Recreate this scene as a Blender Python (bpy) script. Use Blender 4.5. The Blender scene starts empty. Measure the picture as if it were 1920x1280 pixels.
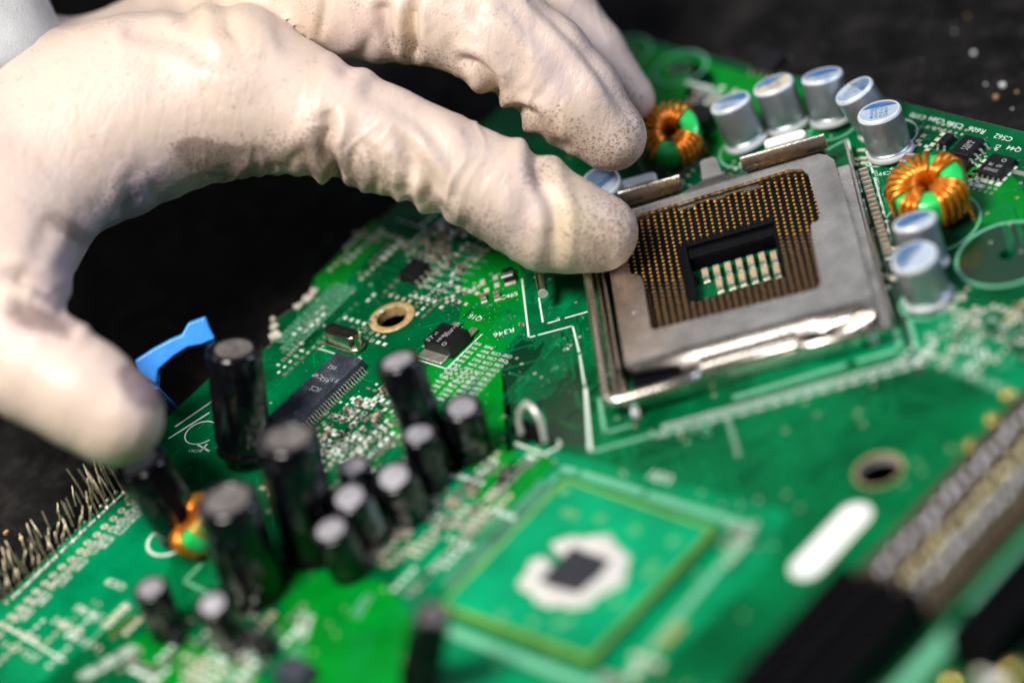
import bpy, bmesh, math, random
import numpy as np
from math import pi, sin, cos, radians, sqrt
from mathutils import Vector, Matrix
random.seed(7); np.random.seed(7)
SC = bpy.context.scene
COL = SC.collection
SC.unit_settings.scale_length = 0.01            # one unit is one centimetre
# ------------------------------------------------------------------ camera
F, D0 = 8500.0, 8500.0/112.0
CPOS = Vector((45.29601412, -40.26660521, 43.90054615))
CR = Vector((0.73502819, 0.61972788, -0.27508348))
CU = Vector((-0.22410367, 0.60495356, 0.76407377))
CF = CR.cross(CU) * -1
cd = bpy.data.cameras.new('camera'); cam = bpy.data.objects.new('camera', cd); COL.objects.link(cam)
cd.sensor_width = 36; cd.lens = F*36/1920; cd.clip_start = 1; cd.clip_end = 2000
cam.matrix_world = Matrix(((CR.x, CU.x, -CF.x, CPOS.x), (CR.y, CU.y, -CF.y, CPOS.y), (CR.z, CU.z, -CF.z, CPOS.z), (0, 0, 0, 1)))
cd.dof.use_dof = True; cd.dof.focus_distance = D0 - 0.25
cd.dof.aperture_fstop = (cd.lens*0.001)/3.4     # entrance pupil of 3.3 cm
SC.camera = cam
def at(px, py, z=0.0):                          # a point of the board at height z
    d = CR*((px-960)/F) + CU*((640-py)/F) + CF
    return CPOS + d*((z-CPOS.z)/d.z)
def atd(px, py, dz):                            # a point dz cm in front of the plane of focus
    w = D0-dz
    return CPOS + (CR*((px-960)/F) + CU*((640-py)/F) + CF)*w
# ------------------------------------------------------------------ light
W = bpy.data.worlds.new('World'); SC.world = W; W.use_nodes = True
W.node_tree.nodes['Background'].inputs[0].default_value = (0.86, 0.93, 1.0, 1)
W.node_tree.nodes['Background'].inputs[1].default_value = 0.012
def area(name, loc, aim, sx, sy, power, color):
    l = bpy.data.lights.new(name, 'AREA'); l.shape = 'RECTANGLE'; l.size = sx; l.size_y = sy; l.energy = power; l.color = color
    o = bpy.data.objects.new(name, l); COL.objects.link(o); o.location = loc
    o.rotation_euler = (Vector(aim)-Vector(loc)).to_track_quat('-Z', 'Y').to_euler(); return o
area('softbox', (0, -31, 55), (-1, -2, 0), 20, 18, 52000, (1.0, 0.965, 0.92))
area('window', (34, 34, 34), (0, 0, 1), 10, 34, 14000, (0.62, 0.72, 1.0))
area('back_fill', (-36, 30, 36), (0, 0, 0), 34, 26, 1500, (0.86, 0.92, 1.0))  # added area light, gives the flat socket plate something bright to reflect
area('left_fill', (-46, -22, 40), (-8, -4, 3), 26, 26, 6500, (1.0, 0.93, 0.86))  # fill light added from the left to brighten the hand
SC.view_settings.view_transform = 'Standard'; SC.view_settings.look = 'None'; SC.view_settings.gamma = 1
SC.view_settings.exposure = 0.18
SC.cycles.max_bounces = 6; SC.cycles.use_denoising = True
# ------------------------------------------------------------------ materials
def mat(name, color, rough=0.5, metal=0.0, var=0.0, vscale=3.0, bump=0.0, bscale=20.0, coat=0.0, sss=0.0, ior=1.5, dust=0.0, dustcol=(0.5, 0.5, 0.45), dscale=8.0, spec=0.5):
    m = bpy.data.materials.new(name); m.use_nodes = True; nt = m.node_tree; N = nt.nodes; L = nt.links
    b = N['Principled BSDF']; b.inputs['Roughness'].default_value = rough; b.inputs['Metallic'].default_value = metal
    b.inputs['IOR'].default_value = ior; b.inputs['Coat Weight'].default_value = coat; b.inputs['Coat Roughness'].default_value = 0.12
    b.inputs['Specular IOR Level'].default_value = spec
    if sss: b.inputs['Subsurface Weight'].default_value = sss; b.inputs['Subsurface Radius'].default_value = (1, .5, .35); b.inputs['Subsurface Scale'].default_value = 0.3
    tc = N.new('ShaderNodeTexCoord')
    def noise(scale, detail=4, rough_=0.6):
        n = N.new('ShaderNodeTexNoise'); n.inputs['Scale'].default_value = scale; n.inputs['Detail'].default_value = detail; n.inputs['Roughness'].default_value = rough_
        L.new(tc.outputs['Object'], n.inputs['Vector']); return n
    c = tuple(color)+(1,)
    out = None
    if var:
        n = noise(vscale); r = N.new('ShaderNodeValToRGB'); r.color_ramp.elements[0].position = 0.3; r.color_ramp.elements[1].position = 0.7
        r.color_ramp.elements[0].color = tuple(max(0, x*(1-var)) for x in color)+(1,); r.color_ramp.elements[1].color = tuple(min(1, x*(1+var)) for x in color)+(1,)
        L.new(n.outputs[0], r.inputs[0]); out = r.outputs[0]
        rr = N.new('ShaderNodeMapRange'); rr.inputs['To Min'].default_value = max(0.02, rough*0.75); rr.inputs['To Max'].default_value = min(1, rough*1.3)
        L.new(noise(vscale*2.3).outputs[0], rr.inputs[0]); L.new(rr.outputs[0], b.inputs['Roughness'])
    if dust:
        n = noise(dscale, 6, 0.75); r = N.new('ShaderNodeValToRGB'); r.color_ramp.elements[0].position = 0.62-0.2*dust; r.color_ramp.elements[1].position = 0.75
        L.new(n.outputs[0], r.inputs[0]); mx = N.new('ShaderNodeMix'); mx.data_type = 'RGBA'
        mm = N.new('ShaderNodeMath'); mm.operation = 'MULTIPLY'; mm.inputs[1].default_value = min(1, dust); L.new(r.outputs[0], mm.inputs[0])
        L.new(mm.outputs[0], mx.inputs[0]); mx.inputs[7].default_value = tuple(dustcol)+(1,)
        if out: L.new(out, mx.inputs[6])
        else: mx.inputs[6].default_value = c
        out = mx.outputs[2]
    if out: L.new(out, b.inputs['Base Color'])
    else: b.inputs['Base Color'].default_value = c
    if bump:
        n = noise(bscale, 5); bp = N.new('ShaderNodeBump'); bp.inputs['Strength'].default_value = bump; bp.inputs['Distance'].default_value = 0.03
        L.new(n.outputs[0], bp.inputs['Height']); L.new(bp.outputs[0], b.inputs['Normal'])
    return m
MT = dict(
 mask=mat('solder_mask', (0.0, 0.092, 0.027), 0.30, spec=0.05, var=0.75, vscale=0.45, bump=0.10, bscale=9, dust=0.2, dustcol=(0.02, 0.28, 0.14), dscale=5),
 pour=mat('copper_pour_mask', (0.0, 0.20, 0.014), 0.27, spec=0.06, var=0.3, vscale=0.8, bump=0.08, bscale=9, dust=0.16, dustcol=(0.05, 0.34, 0.12), dscale=7),
 trace=mat('trace_mask', (0.0, 0.21, 0.065), 0.3, spec=.2, var=0.3, vscale=2),
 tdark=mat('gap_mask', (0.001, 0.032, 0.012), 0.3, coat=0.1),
  cbase=mat('capacitor_base', (0.56, 0.58, 0.58), 0.5, 0.2, var=0.1, vscale=5),
 fibre=mat('fibreglass', (0.55, 0.5, 0.42), 0.8, var=0.5, vscale=8, bump=0.8, bscale=30),
 silk=mat('silkscreen_ink', (0.66, 0.78, 0.68), 0.6, var=0.15, vscale=10),
 silkd=mat('faint_silkscreen_ink', (0.13, 0.42, 0.25), 0.6, var=0.15, vscale=10),
 solder=mat('solder', (0.82, 0.78, 0.68), 0.3, 0.85, var=0.25, vscale=9, bump=0.5, bscale=14),
 pad=mat('tinned_pad', (0.74, 0.72, 0.56), 0.42, 0.35, var=0.3, vscale=6, bump=0.4, bscale=18),
 tan=mat('bare_pad', (0.62, 0.43, 0.2), 0.5, 0.3, var=0.35, vscale=9, bump=0.5, bscale=25, dust=0.3, dustcol=(0.6, 0.55, 0.45)),
 hole=mat('hole_shadow', (0.01, 0.008, 0.006), 0.9),
 steel=mat('stainless_steel', (0.68, 0.62, 0.56), 0.27, 1.0, var=0.28, vscale=1.5, bump=0.12, bscale=22, dust=0.35, dustcol=(0.22, 0.2, 0.18), dscale=3.5),
 rod=mat('lever_steel', (0.80, 0.72, 0.63), 0.26, 1.0, var=0.15, vscale=2, bump=0.1, bscale=18),
 alu=mat('capacitor_aluminium', (0.42, 0.46, 0.49), 0.40, 0.9, var=0.12, vscale=2.5, bump=0.25, bscale=26, dust=0.28, dustcol=(0.5, 0.48, 0.4), dscale=12),
 aluw=mat('capacitor_rim', (0.80, 0.83, 0.88), 0.45, 0.3, var=0.08, vscale=6, bump=0.15, bscale=25),
 aluc=mat('corroded_top', (0.70, 0.56, 0.33), 0.75, 0.0, var=0.35, vscale=5, bump=0.8, bscale=16, dust=0.7, dustcol=(0.25, 0.5, 0.65), dscale=4),
 atop=mat('capacitor_top', (0.40, 0.48, 0.56), 0.55, 0.0, spec=0.12, var=0.1, vscale=5, bump=0.2, bscale=30, dust=0.4, dustcol=(0.85, 0.85, 0.85), dscale=14),
 blue=mat('blue_ink', (0.0, 0.22, 0.62), 0.6, spec=0.05, var=0.15, vscale=7, dust=0.12, dustcol=(0.6, 0.68, 0.75), dscale=15),
 white=mat('white_plastic', (0.84, 0.84, 0.8), 0.4, var=0.08, vscale=5, bump=0.2, bscale=20),
 black=mat('black_sleeve', (0.003, 0.003, 0.005), 0.13, spec=0.5, var=0.3, vscale=3, coat=0.2, bump=0.06, bscale=5, dust=0.18, dustcol=(0.16, 0.12, 0.09), dscale=3.2),
 btop=mat('vent_top', (0.58, 0.56, 0.60), 0.45, 0.75, var=0.2, vscale=4, bump=0.3, bscale=16, dust=0.3, dustcol=(0.42, 0.36, 0.3), dscale=5),
 btopd=mat('dull_vent_top', (0.20, 0.18, 0.17), 0.45, 0.5, var=0.4, vscale=4, dust=0.4, dustcol=(0.45, 0.38, 0.32), dscale=4),
 pourl=mat('pale_ground_plane_mask', (0.0, 0.19, 0.070), 0.30, spec=0.06, var=0.35, vscale=0.9, dust=0.2, dustcol=(0.03, 0.34, 0.18), dscale=6),
 chip=mat('chip_epoxy', (0.008, 0.008, 0.010), 0.42, spec=0.35, var=0.4, vscale=5, bump=0.35, bscale=45, dust=0.25, dustcol=(0.12, 0.12, 0.13), dscale=16),
 chipb=mat('worn_chip_epoxy', (0.035, 0.04, 0.055), 0.36, var=0.5, vscale=4, bump=0.4, bscale=30, dust=0.5, dustcol=(0.2, 0.21, 0.24), dscale=12),
 mark=mat('laser_marking', (0.34, 0.34, 0.34), 0.7),
 socket=mat('socket_housing', (0.003, 0.003, 0.004), 0.35, spec=0.12, var=0.2, vscale=6, bump=0.1, bscale=30),
 gold=mat('gold_contact', (0.9, 0.50, 0.10), 0.42, 0.7, var=0.15, vscale=9),
 bronze=mat('bronze_contact', (0.27, 0.15, 0.06), 0.5, 0.5, var=0.3, vscale=9),
 mlcc=mat('ceramic_capacitor', (0.20, 0.10, 0.06), 0.45, var=0.3, vscale=9, bump=0.2, bscale=30),
 mlcct=mat('tan_ceramic_capacitor', (0.50, 0.34, 0.17), 0.5, var=0.2, vscale=9, bump=0.2, bscale=30),
 core=mat('toroid_core', (0.02, 0.62, 0.12), 0.3, var=0.12, vscale=4, coat=0.3, bump=0.1, bscale=12),
 copper=mat('enamelled_copper', (0.92, 0.24, 0.012), 0.26, 0.7, var=0.25, vscale=5, coat=0.4),
 crystal=mat('crystal_can', (0.80, 0.74, 0.62), 0.22, 1.0, var=0.25, vscale=6, bump=0.2, bscale=12),
 crystop=mat('crystal_top', (0.10, 0.085, 0.07), 0.35, 0.9, var=0.4, vscale=9, bump=0.3, bscale=20),
 subst=mat('package_substrate', (0.0, 0.26, 0.105), 0.33, spec=0.1, var=0.25, vscale=0.9),
 edge=mat('package_edge', (0.20, 0.36, 0.03), 0.5, var=0.3, vscale=3),
 die=mat('silicon_die', (0.02, 0.02, 0.026), 0.25, var=0.3, vscale=4, bump=0.15, bscale=10),
 paste=mat('thermal_paste', (0.55, 0.54, 0.50), 0.7, var=0.1, vscale=5, bump=0.8, bscale=9),
 slot=mat('slot_plastic', (0.003, 0.0025, 0.0035), 0.5, spec=0.08, var=0.2, vscale=3, bump=0.15, bscale=12),
 brown=mat('slot_brown_plastic', (0.05, 0.032, 0.018), 0.5, var=0.3, vscale=3),
 pin=mat('pin_metal', (0.84, 0.86, 1.0), 0.3, 0.1, var=0.2, vscale=5),
 pindirty=mat('dirty_pin_metal', (0.74, 0.60, 0.40), 0.34, 0.6, var=0.5, vscale=4, dust=0.2, dustcol=(0.10, 0.07, 0.05), dscale=6),
 pincream=mat('cream_pin', (1.0, 0.86, 0.48), 0.3, 0.1, var=0.1),
 pingold=mat('gilt_pin', (0.95, 0.72, 0.22), 0.25, 0.9, var=0.1),
 bluep=mat('blue_plastic', (0.03, 0.27, 0.80), 0.38, var=0.12, vscale=2, bump=0.25, bscale=9, sss=0.05),
 loop=mat('retention_loop', (0.72, 0.72, 0.66), 0.35, 0.5, var=0.2, vscale=6),
 table=mat('table_top', (0.0055, 0.005, 0.005), 0.8, spec=0.15, var=0.9, vscale=1.1, bump=1.0, bscale=3.0, dust=0.6, dustcol=(0.035, 0.030, 0.026), dscale=2.2),
 fleck=mat('pale_fleck', (0.7, 0.7, 0.68), 0.6), fleckt=mat('tan_fleck', (0.42, 0.27, 0.08), 0.7),
 cloth=mat('sleeve_cloth', (0.56, 0.555, 0.54), 0.9, var=0.12, vscale=1.2, bump=0.9, bscale=30),
)
# ------------------------------------------------------------------ mesh building
class MB:
    def __init__(s): s.v = []; s.f = []; s.m = []; s.mats = []
    def mi(s, m):
        if m not in s.mats: s.mats.append(m)
        return s.mats.index(m)
    def add(s, vs, fs, m='_', M=None):
        k = len(s.v); i = s.mi(m)
        for p in vs:
            p = Vector(p); s.v.append(M @ p if M is not None else p)
        for f in fs: s.f.append([a+k for a in f]); s.m.append(i)
        return s
    def box(s, c, d, m='_', M=None, rz=0, taper=0):
        x, y, z = [a/2 for a in d]; R = Matrix.Translation(c) @ Matrix.Rotation(rz, 4, 'Z')
        if M is not None: R = M @ R
        t = 1-taper
        vs = [(-x, -y, -z), (x, -y, -z), (x, y, -z), (-x, y, -z), (-x*t, -y*t, z), (x*t, -y*t, z), (x*t, y*t, z), (-x*t, y*t, z)]
        return s.add(vs, [(3, 2, 1, 0), (4, 5, 6, 7), (0, 1, 5, 4), (1, 2, 6, 5), (2, 3, 7, 6), (3, 0, 4, 7)], m, R)
    def prism(s, pts, z0, z1, m='_', M=None):
        n = len(pts)
        return s.add([(x, y, z0) for x, y in pts]+[(x, y, z1) for x, y in pts],
                     [list(range(n))[::-1], list(range(n, 2*n))]+[[i, (i+1) % n, n+(i+1) % n, n+i] for i in range(n)], m, M)
    def lathe(s, prof, n=40, m='_', M=None, caps=True):
        vs = []; fs = []; k = len(prof)
        for i in range(n):
            a = 2*pi*i/n
            for r, z in prof: vs.append((r*cos(a), r*sin(a), z))
        for i in range(n):
            j = (i+1) % n
            for q in range(k-1): fs.append([i*k+q, j*k+q, j*k+q+1, i*k+q+1])
        if caps:
            if prof[0][0] > 1e-6: fs.append([i*k for i in range(n)][::-1])
            if prof[-1][0] > 1e-6: fs.append([i*k+k-1 for i in range(n)])
        return s.add(vs, fs, m, M)
    def tube(s, path, r, n=8, m='_', M=None, closed=False, flat=1.0):
        P = [Vector(p) for p in path]; k = len(P); vs = []; fs = []
        rr = r if hasattr(r, '__len__') else [r]*k
        prev = None
        for i, p in enumerate(P):
            if closed: t = P[(i+1) % k]-P[i-1]
            else: t = P[min(i+1, k-1)]-P[max(i-1, 0)]
            t.normalize()
            if prev is None:
                a = Vector((0, 0, 1)) if abs(t.z) < .9 else Vector((1, 0, 0)); u = t.cross(a).normalized()
            else: u = (prev-t*prev.dot(t)).normalized()
            prev = u; w = t.cross(u)
            for q in range(n):
                an = 2*pi*q/n; vs.append(p+u*cos(an)*rr[i]+w*sin(an)*rr[i]*flat)
        for i in range(k if closed else k-1):
            j = (i+1) % k
            for q in range(n): fs.append([i*n+q, i*n+(q+1) % n, j*n+(q+1) % n, j*n+q])
        if not closed: fs += [list(range(n))[::-1], [(k-1)*n+q for q in range(n)]]
        return s.add(vs, fs, m, M)
    def ring(s, r0, r1, z, n=48, m='_', M=None, a0=0, a1=2*pi):
        vs = []; full = abs(a1-a0-2*pi) < 1e-6; k = n if full else n+1
        for i in range(k):
            a = a0+(a1-a0)*i/n; vs += [(r0*cos(a), r0*sin(a), z), (r1*cos(a), r1*sin(a), z)]
        fs = [[2*i, 2*i+1, 2*((i+1) % k)+1, 2*((i+1) % k)] for i in range(n)]
        return s.add(vs, fs, m, M)
    def line(s, a, b, w, z, m='_', ext=0.0):
        a = Vector(a[:2]); b = Vector(b[:2]); d = (b-a).normalized(); a = a-d*ext; b = b+d*ext; n = Vector((-d.y, d.x))*w/2
        return s.add([(*(a-n), z), (*(b-n), z), (*(b+n), z), (*(a+n), z)], [(0, 1, 2, 3)], m)
    def build(s, name, m=None, parent=None, loc=(0, 0, 0), M=None, smooth=True, bevel=0.0, segs=2, sub=0, ang=40, autosmooth=True):
        me = bpy.data.meshes.new(name); me.from_pydata([tuple(p) for p in s.v], [], s.f)
        for q in s.mats: me.materials.append(MT[m] if q == '_' else MT[q])
        me.polygons.foreach_set('material_index', s.m); me.update()
        o = bpy.data.objects.new(name, me); COL.objects.link(o)
        if parent: o.parent = parent
        if M is not None: o.matrix_basis = M
        else: o.location = loc
        if smooth:
            me.polygons.foreach_set('use_smooth', [True]*len(me.polygons))
            if autosmooth: me.set_sharp_from_angle(angle=radians(ang))
        if bevel:
            b = o.modifiers.new('b', 'BEVEL'); b.width = bevel; b.segments = segs; b.limit_method = 'ANGLE'; b.angle_limit = radians(35); b.harden_normals = False
        if sub: q = o.modifiers.new('s', 'SUBSURF'); q.levels = q.render_levels = sub
        return o
def tag(o, label=None, cat=None, group=None, kind=None):
    for k, v in (('label', label), ('category', cat), ('group', group), ('kind', kind)):
        if v: o[k] = v
    return o
def fill2d(loops, z0, z1, m='_', mb=None, M=None):
    """a flat plate with holes, extruded from z0 to z1"""
    cu = bpy.data.curves.new('tmp', 'CURVE'); cu.dimensions = '2D'; cu.fill_mode = 'BOTH' if z1 > z0 else 'FRONT'; cu.extrude = (z1-z0)/2
    for lp in loops:
        sp = cu.splines.new('POLY'); sp.points.add(len(lp)-1); sp.use_cyclic_u = True
        for i, (x, y) in enumerate(lp): sp.points[i].co = (x, y, 0, 1)
    o = bpy.data.objects.new('tmp', cu); COL.objects.link(o)
    me = bpy.data.meshes.new_from_object(o.evaluated_get(bpy.context.evaluated_depsgraph_get()))
    mb = mb or MB(); zc = (z0+z1)/2
    bm = bmesh.new(); bm.from_mesh(me); bmesh.ops.remove_doubles(bm, verts=bm.verts, dist=1e-4); bmesh.ops.recalc_face_normals(bm, faces=bm.faces)
    bm.verts.index_update()
    mb.add([(v.co.x, v.co.y, v.co.z+zc) for v in bm.verts], [[v.index for v in f.verts] for f in bm.faces], m, M)
    bm.free(); bpy.data.objects.remove(o); bpy.data.curves.remove(cu); bpy.data.meshes.remove(me)
    return mb
_tx = {}
def text_data(s):
    if s not in _tx:
        cu = bpy.data.curves.new('t', 'FONT'); cu.body = s; cu.size = 1; cu.align_x = 'CENTER'; cu.align_y = 'CENTER'; cu.resolution_u = 2; cu.offset = 0.006
        o = bpy.data.objects.new('t', cu); COL.objects.link(o)
        me = bpy.data.meshes.new_from_object(o.evaluated_get(bpy.context.evaluated_depsgraph_get()))
        _tx[s] = ([tuple(v.co) for v in me.vertices], [list(p.vertices) for p in me.polygons])
        bpy.data.objects.remove(o); bpy.data.curves.remove(cu); bpy.data.meshes.remove(me)
    return _tx[s]
def put_text(mb, s, p, size, ang, z=0.0, m='_', M=None, sx=1.0):
    vs, fs = text_data(s)
    T = Matrix.Translation((p[0], p[1], z)) @ Matrix.Rotation(radians(ang), 4, 'Z') @ Matrix.Diagonal((size*sx, size, 1, 1))
    if M is not None: T = M @ T
    mb.add(vs, fs, m, T)
def rrect(x0, y0, x1, y1, r, n=5):
    out = []
    for cx, cy, a in ((x1-r, y1-r, 0), (x0+r, y1-r, 90), (x0+r, y0+r, 180), (x1-r, y0+r, 270)):
        out += [(cx+r*cos(radians(a+90*i/n)), cy+r*sin(radians(a+90*i/n))) for i in range(n+1)]
    return out
def circ(c, r, n=40): return [(c[0]+r*cos(2*pi*i/n), c[1]+r*sin(2*pi*i/n)) for i in range(n)]
def axis_matrix(base, top, spin=0):
    z = (Vector(top)-Vector(base)).normalized(); x = Vector((1, 0, 0)); x = (x-z*x.dot(z)).normalized(); y = z.cross(x)
    return Matrix(((x.x, y.x, z.x, base[0]), (x.y, y.y, z.y, base[1]), (x.z, y.z, z.z, base[2]), (0, 0, 0, 1))) @ Matrix.Rotation(spin, 4, 'Z')
# ------------------------------------------------------------------ table
tb = MB(); n = 60
vs = [(-90+180*i/n, -90+180*j/n, -0.75) for i in range(n+1) for j in range(n+1)]
tb.add(vs, [[i*(n+1)+j, (i+1)*(n+1)+j, (i+1)*(n+1)+j+1, i*(n+1)+j+1] for i in range(n) for j in range(n)])
tag(tb.build('table_surface', 'table'), kind='structure', label='black rough dirty worktop under the circuit board')
fl = MB()
def crumb(mb, p, r, m):
    k = random.randint(5, 7); pts = [(p[0]+r*random.uniform(.5, 1.1)*cos(2*pi*i/k), p[1]+r*random.uniform(.5, 1.1)*sin(2*pi*i/k)) for i in range(k)]
    mb.prism(pts, -0.748, -0.748+r*0.7, m)
for px, py, r, m in ((1880, 162, .065, 'fleck'), (1826, 101, .05, 'fleck'), (1868, 184, .06, 'fleckt'), (1907, 174, .035, 'fleckt'), (1790, 60, .02, 'fleck'), (1898, 205, .02, 'fleck'), (40, 1010, .05, 'fleckt'), (12, 1000, .06, 'fleckt')):
    crumb(fl, at(px, py, -.75), r, m)
for _ in range(260):
    crumb(fl, (random.uniform(-16, 6), random.uniform(-10, 11)), random.uniform(.008, .03), random.choice(('fleck', 'fleckt', 'table', 'table', 'table')))
tag(fl.build('table_crumbs', 'fleck', smooth=False), kind='stuff', label='pale and tan crumbs scattered on the black worktop')
# ------------------------------------------------------------------ the board
U0, V1, U1, V0 = -7.5, 5.04, 16.0, -17.0
outline = [(U0, V1), (U0, -1.2)]
brk = [(590, 520, .0), (583, 535, .03), (590, 548, .22), (570, 562, .2), (556, 575, .02), (540, 585, -.05), (520, 598, .0), (508, 612, .1), (517, 622, .28), (514, 636, .2), (495, 655, .02)]
for px, py, d in brk:
    p = at(px, py); outline.append((max(p.x, U0-.05)+d*0.3, p.y))
outline += [(U0, -4.6), (U0, V0), (U1, V0), (U1, V1)]
H1 = at(735, 595); H2 = at(1648, 882); H3 = at(1888, 477)
holes = [circ(H1, .27), circ(H2, .37), circ(H3, .13)]
board = fill2d([outline]+holes, -0.16, 0.0).build('motherboard', 'mask', smooth=False)
tag(board, 'green computer motherboard with bare processor socket, capacitors and chips, under the gloved hand', 'circuit board')
def bpart(mb, name, m, **k): return mb.build(name, m, parent=board, **k)
# fibreglass where the edge is broken
fb = MB()
for px, py, r in ((588, 545, .10), (577, 560, .12), (560, 573, .10), (514, 612, .10), (517, 628, .13), (511, 598, .06)):
    p = at(px, py); k = 9
    pts = [(p.x+r*random.uniform(.55, 1.2)*cos(2*pi*i/k), p.y+r*random.uniform(.55, 1.2)*sin(2*pi*i/k)) for i in range(k)]
    fb.prism(pts, -.15, 0.012)
e = [(x, y) for x, y in outline[2:13]]
for a, b in zip(e, e[1:]): fb.add([(a[0]-.012, a[1], .002), (b[0]-.012, b[1], .002), (b[0]-.012, b[1], -.158), (a[0]-.012, a[1], -.158)], [(0, 1, 2, 3)])
bpart(fb, 'torn_edge', 'fibre', smooth=False)
eg = MB()
eg.box(((U0+U1)/2, V1+.012, -.085), (U1-U0, .02, .13)); eg.box((U0-.012, 1.9, -.085), (.02, 6.2, .13)); eg.box((U0-.012, -10.9, -.085), (.02, 12.0, .13))
bpart(eg, 'board_edge', 'fibre', smooth=False)
# copper pours : brighter green areas of solder mask
pr = ('copper_pour', 'pour')
def poly(mb, pts, z, m='_'):
    P = [at(*p) for p in pts]; g_ = MB(); g_.add([(p.x, p.y, z) for p in P], [list(range(len(P)))[::-1]]); g_.build(mb[0], mb[1], parent=board, smooth=False)
ZP, ZT, ZS, ZD = 0.003, 0.006, 0.010, 0.013
poly(pr, [(590, 522), (700, 412), (735, 440), (640, 535), (600, 545)], ZP)
poly(pr, [(865, 480), (960, 470), (985, 520), (992, 600), (952, 650), (868, 566)], ZP)
poly(pr, [(868, 566), (952, 650), (900, 700), (850, 745), (800, 740), (800, 690), (850, 640)], ZP)
poly(pr, [(900, 700), (935, 668), (965, 800), (970, 880), (900, 960), (880, 880), (890, 780)], ZP)
poly(pr, [(720, 748), (800, 745), (790, 800), (760, 850), (720, 790)], ZP)
poly(pr, [(540, 1060), (620, 1075), (720, 1090), (770, 1150), (760, 1300), (560, 1300), (520, 1180)], ZP)
poly(pr, [(1115, 62), (1290, 108), (1345, 145), (1310, 215), (1230, 200), (1150, 130)], ZP)
poly(pr, [(1300, 110), (1500, 165), (1560, 250), (1380, 300), (1300, 300), (1280, 200)], ZP)
poly(pr, [(940, 880), (1010, 840), (1040, 870), (960, 950), (880, 1010)], ZP)
poly(pr, [(300, 1180), (420, 1230), (520, 1290), (300, 1290), (240, 1200)], ZP)
poly(pr, [(1680, 280), (1900, 330), (1960, 420), (1800, 420), (1720, 360)], ZP)
pq = ('copper_pour', 'pourl')
poly(pq, [(60, 1040), (240, 930), (330, 1010), (300, 1120), (200, 1180), (60, 1290), (-60, 1290), (-60, 1130)], .0015)
poly(pq, [(1120, 770), (1690, 665), (1740, 670), (1930, 760), (1930, 690), (1780, 560), (1700, 600), (1660, 640)], .0015)
poly(pq, [(820, 900), (1000, 830), (1060, 850), (1480, 960), (1440, 1060), (1180, 1300), (820, 1300), (740, 1100)], .0015)
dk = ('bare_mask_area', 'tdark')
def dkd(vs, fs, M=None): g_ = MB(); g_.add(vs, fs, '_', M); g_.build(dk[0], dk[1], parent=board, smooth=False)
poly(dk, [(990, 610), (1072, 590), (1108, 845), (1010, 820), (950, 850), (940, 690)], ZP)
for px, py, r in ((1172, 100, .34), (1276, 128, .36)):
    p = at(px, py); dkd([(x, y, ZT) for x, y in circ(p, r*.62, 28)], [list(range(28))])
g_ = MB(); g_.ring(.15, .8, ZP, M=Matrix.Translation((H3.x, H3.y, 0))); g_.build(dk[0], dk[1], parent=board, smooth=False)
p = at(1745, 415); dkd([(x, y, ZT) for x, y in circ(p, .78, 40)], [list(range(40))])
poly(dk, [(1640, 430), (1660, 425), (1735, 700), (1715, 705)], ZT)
# traces
tr = MB(); S2 = sqrt(.5)
DIRS = [Vector((cos(radians(a)), sin(radians(a)))) for a in range(0, 360, 45)]
def bundle(px, py, n, L, ang, gap=.045, w=.018, turn=None):
    p = at(px, py); d = Vector((cos(radians(ang)), sin(radians(ang)))); q = Vector((-d.y, d.x))
    for i in range(n):
        o = Vector((p.x, p.y))+q*gap*(i-n/2); l = L*random.uniform(.85, 1.1)
        if (o-Vector(H1[:2])).length < 1.2: continue
        tr.line(o-d*l/2, o+d*l/2, w, ZT)
        if turn is not None:
            e = o+d*l/2; t = Vector((cos(radians(ang+turn)), sin(radians(ang+turn)))); tr.line(e, e+t*random.uniform(.3, 1.0), w, ZT)
bundle(1050, 560, 30, 2.4, 90, .05, .02, -45); bundle(1078, 520, 16, 1.6, 90, .05, .02)
bundle(1020, 700, 12, 1.6, 90, .06, .018, 45); bundle(900, 420, 12, 2.0, 90, .06)
bundle(800, 640, 8, 1.5, 0, .06, .018, 45); bundle(1640, 360, 7, 1.3, 135, .05); bundle(1480, 270, 10, 1.4, 90, .06)
bundle(620, 640, 10, 2.2, 90, .06); bundle(1820, 380, 9, 1.6, 0, .06, .018, -45); bundle(1290, 870, 14, 3, 45, .07); bundle(1500, 850, 10, 3, 90, .08)
for _ in range(750):
    x, y = random.uniform(-7.3, 9), random.uniform(-13, 4.8); k = random.randint(0, 7); p = Vector((round(x/.1)*.1, round(y/.1)*.1))
    for s_ in range(random.randint(1, 3)):
        l = random.uniform(.15, .9); q = p+DIRS[k]*l
        if not(-7.4 < q.x < 12 and -14 < q.y < 4.9): break
        if any(((p+q)/2-Vector(h[:2])).length < r_+l/2 for h, r_ in ((H1, .42), (H2, .4), (H3, .8))): break
        tr.line(p, q, .02, ZT); p = q; k = (k+random.choice((-1, 1))) % 8
bpart(tr, 'copper_traces', 'trace', smooth=False)
# vias
vi = MB()
def via(x, y, r=.028):
    vi.ring(r*.5, r, ZS, 10, 'pad', Matrix.Translation((x, y, 0))); vi.add([(a, b, ZS) for a, b in circ((x, y), r*.5, 8)], [list(range(8))], 'hole')
for _ in range(420): via(random.uniform(-7.2, 9), random.uniform(-12, 4.7))
for px, py, nx, ny in ((870, 700, 6, 3), (1790, 240, 6, 2), (1850, 300, 5, 3), (1640, 440, 2, 8), (1845, 350, 6, 2)):
    p = at(px, py)
    for i in range(nx):
        for j in range(ny): via(p.x+(i-nx/2)*.12, p.y+(j-ny/2)*.12)
bpart(vi, 'vias', 'pad', smooth=False)
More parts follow.
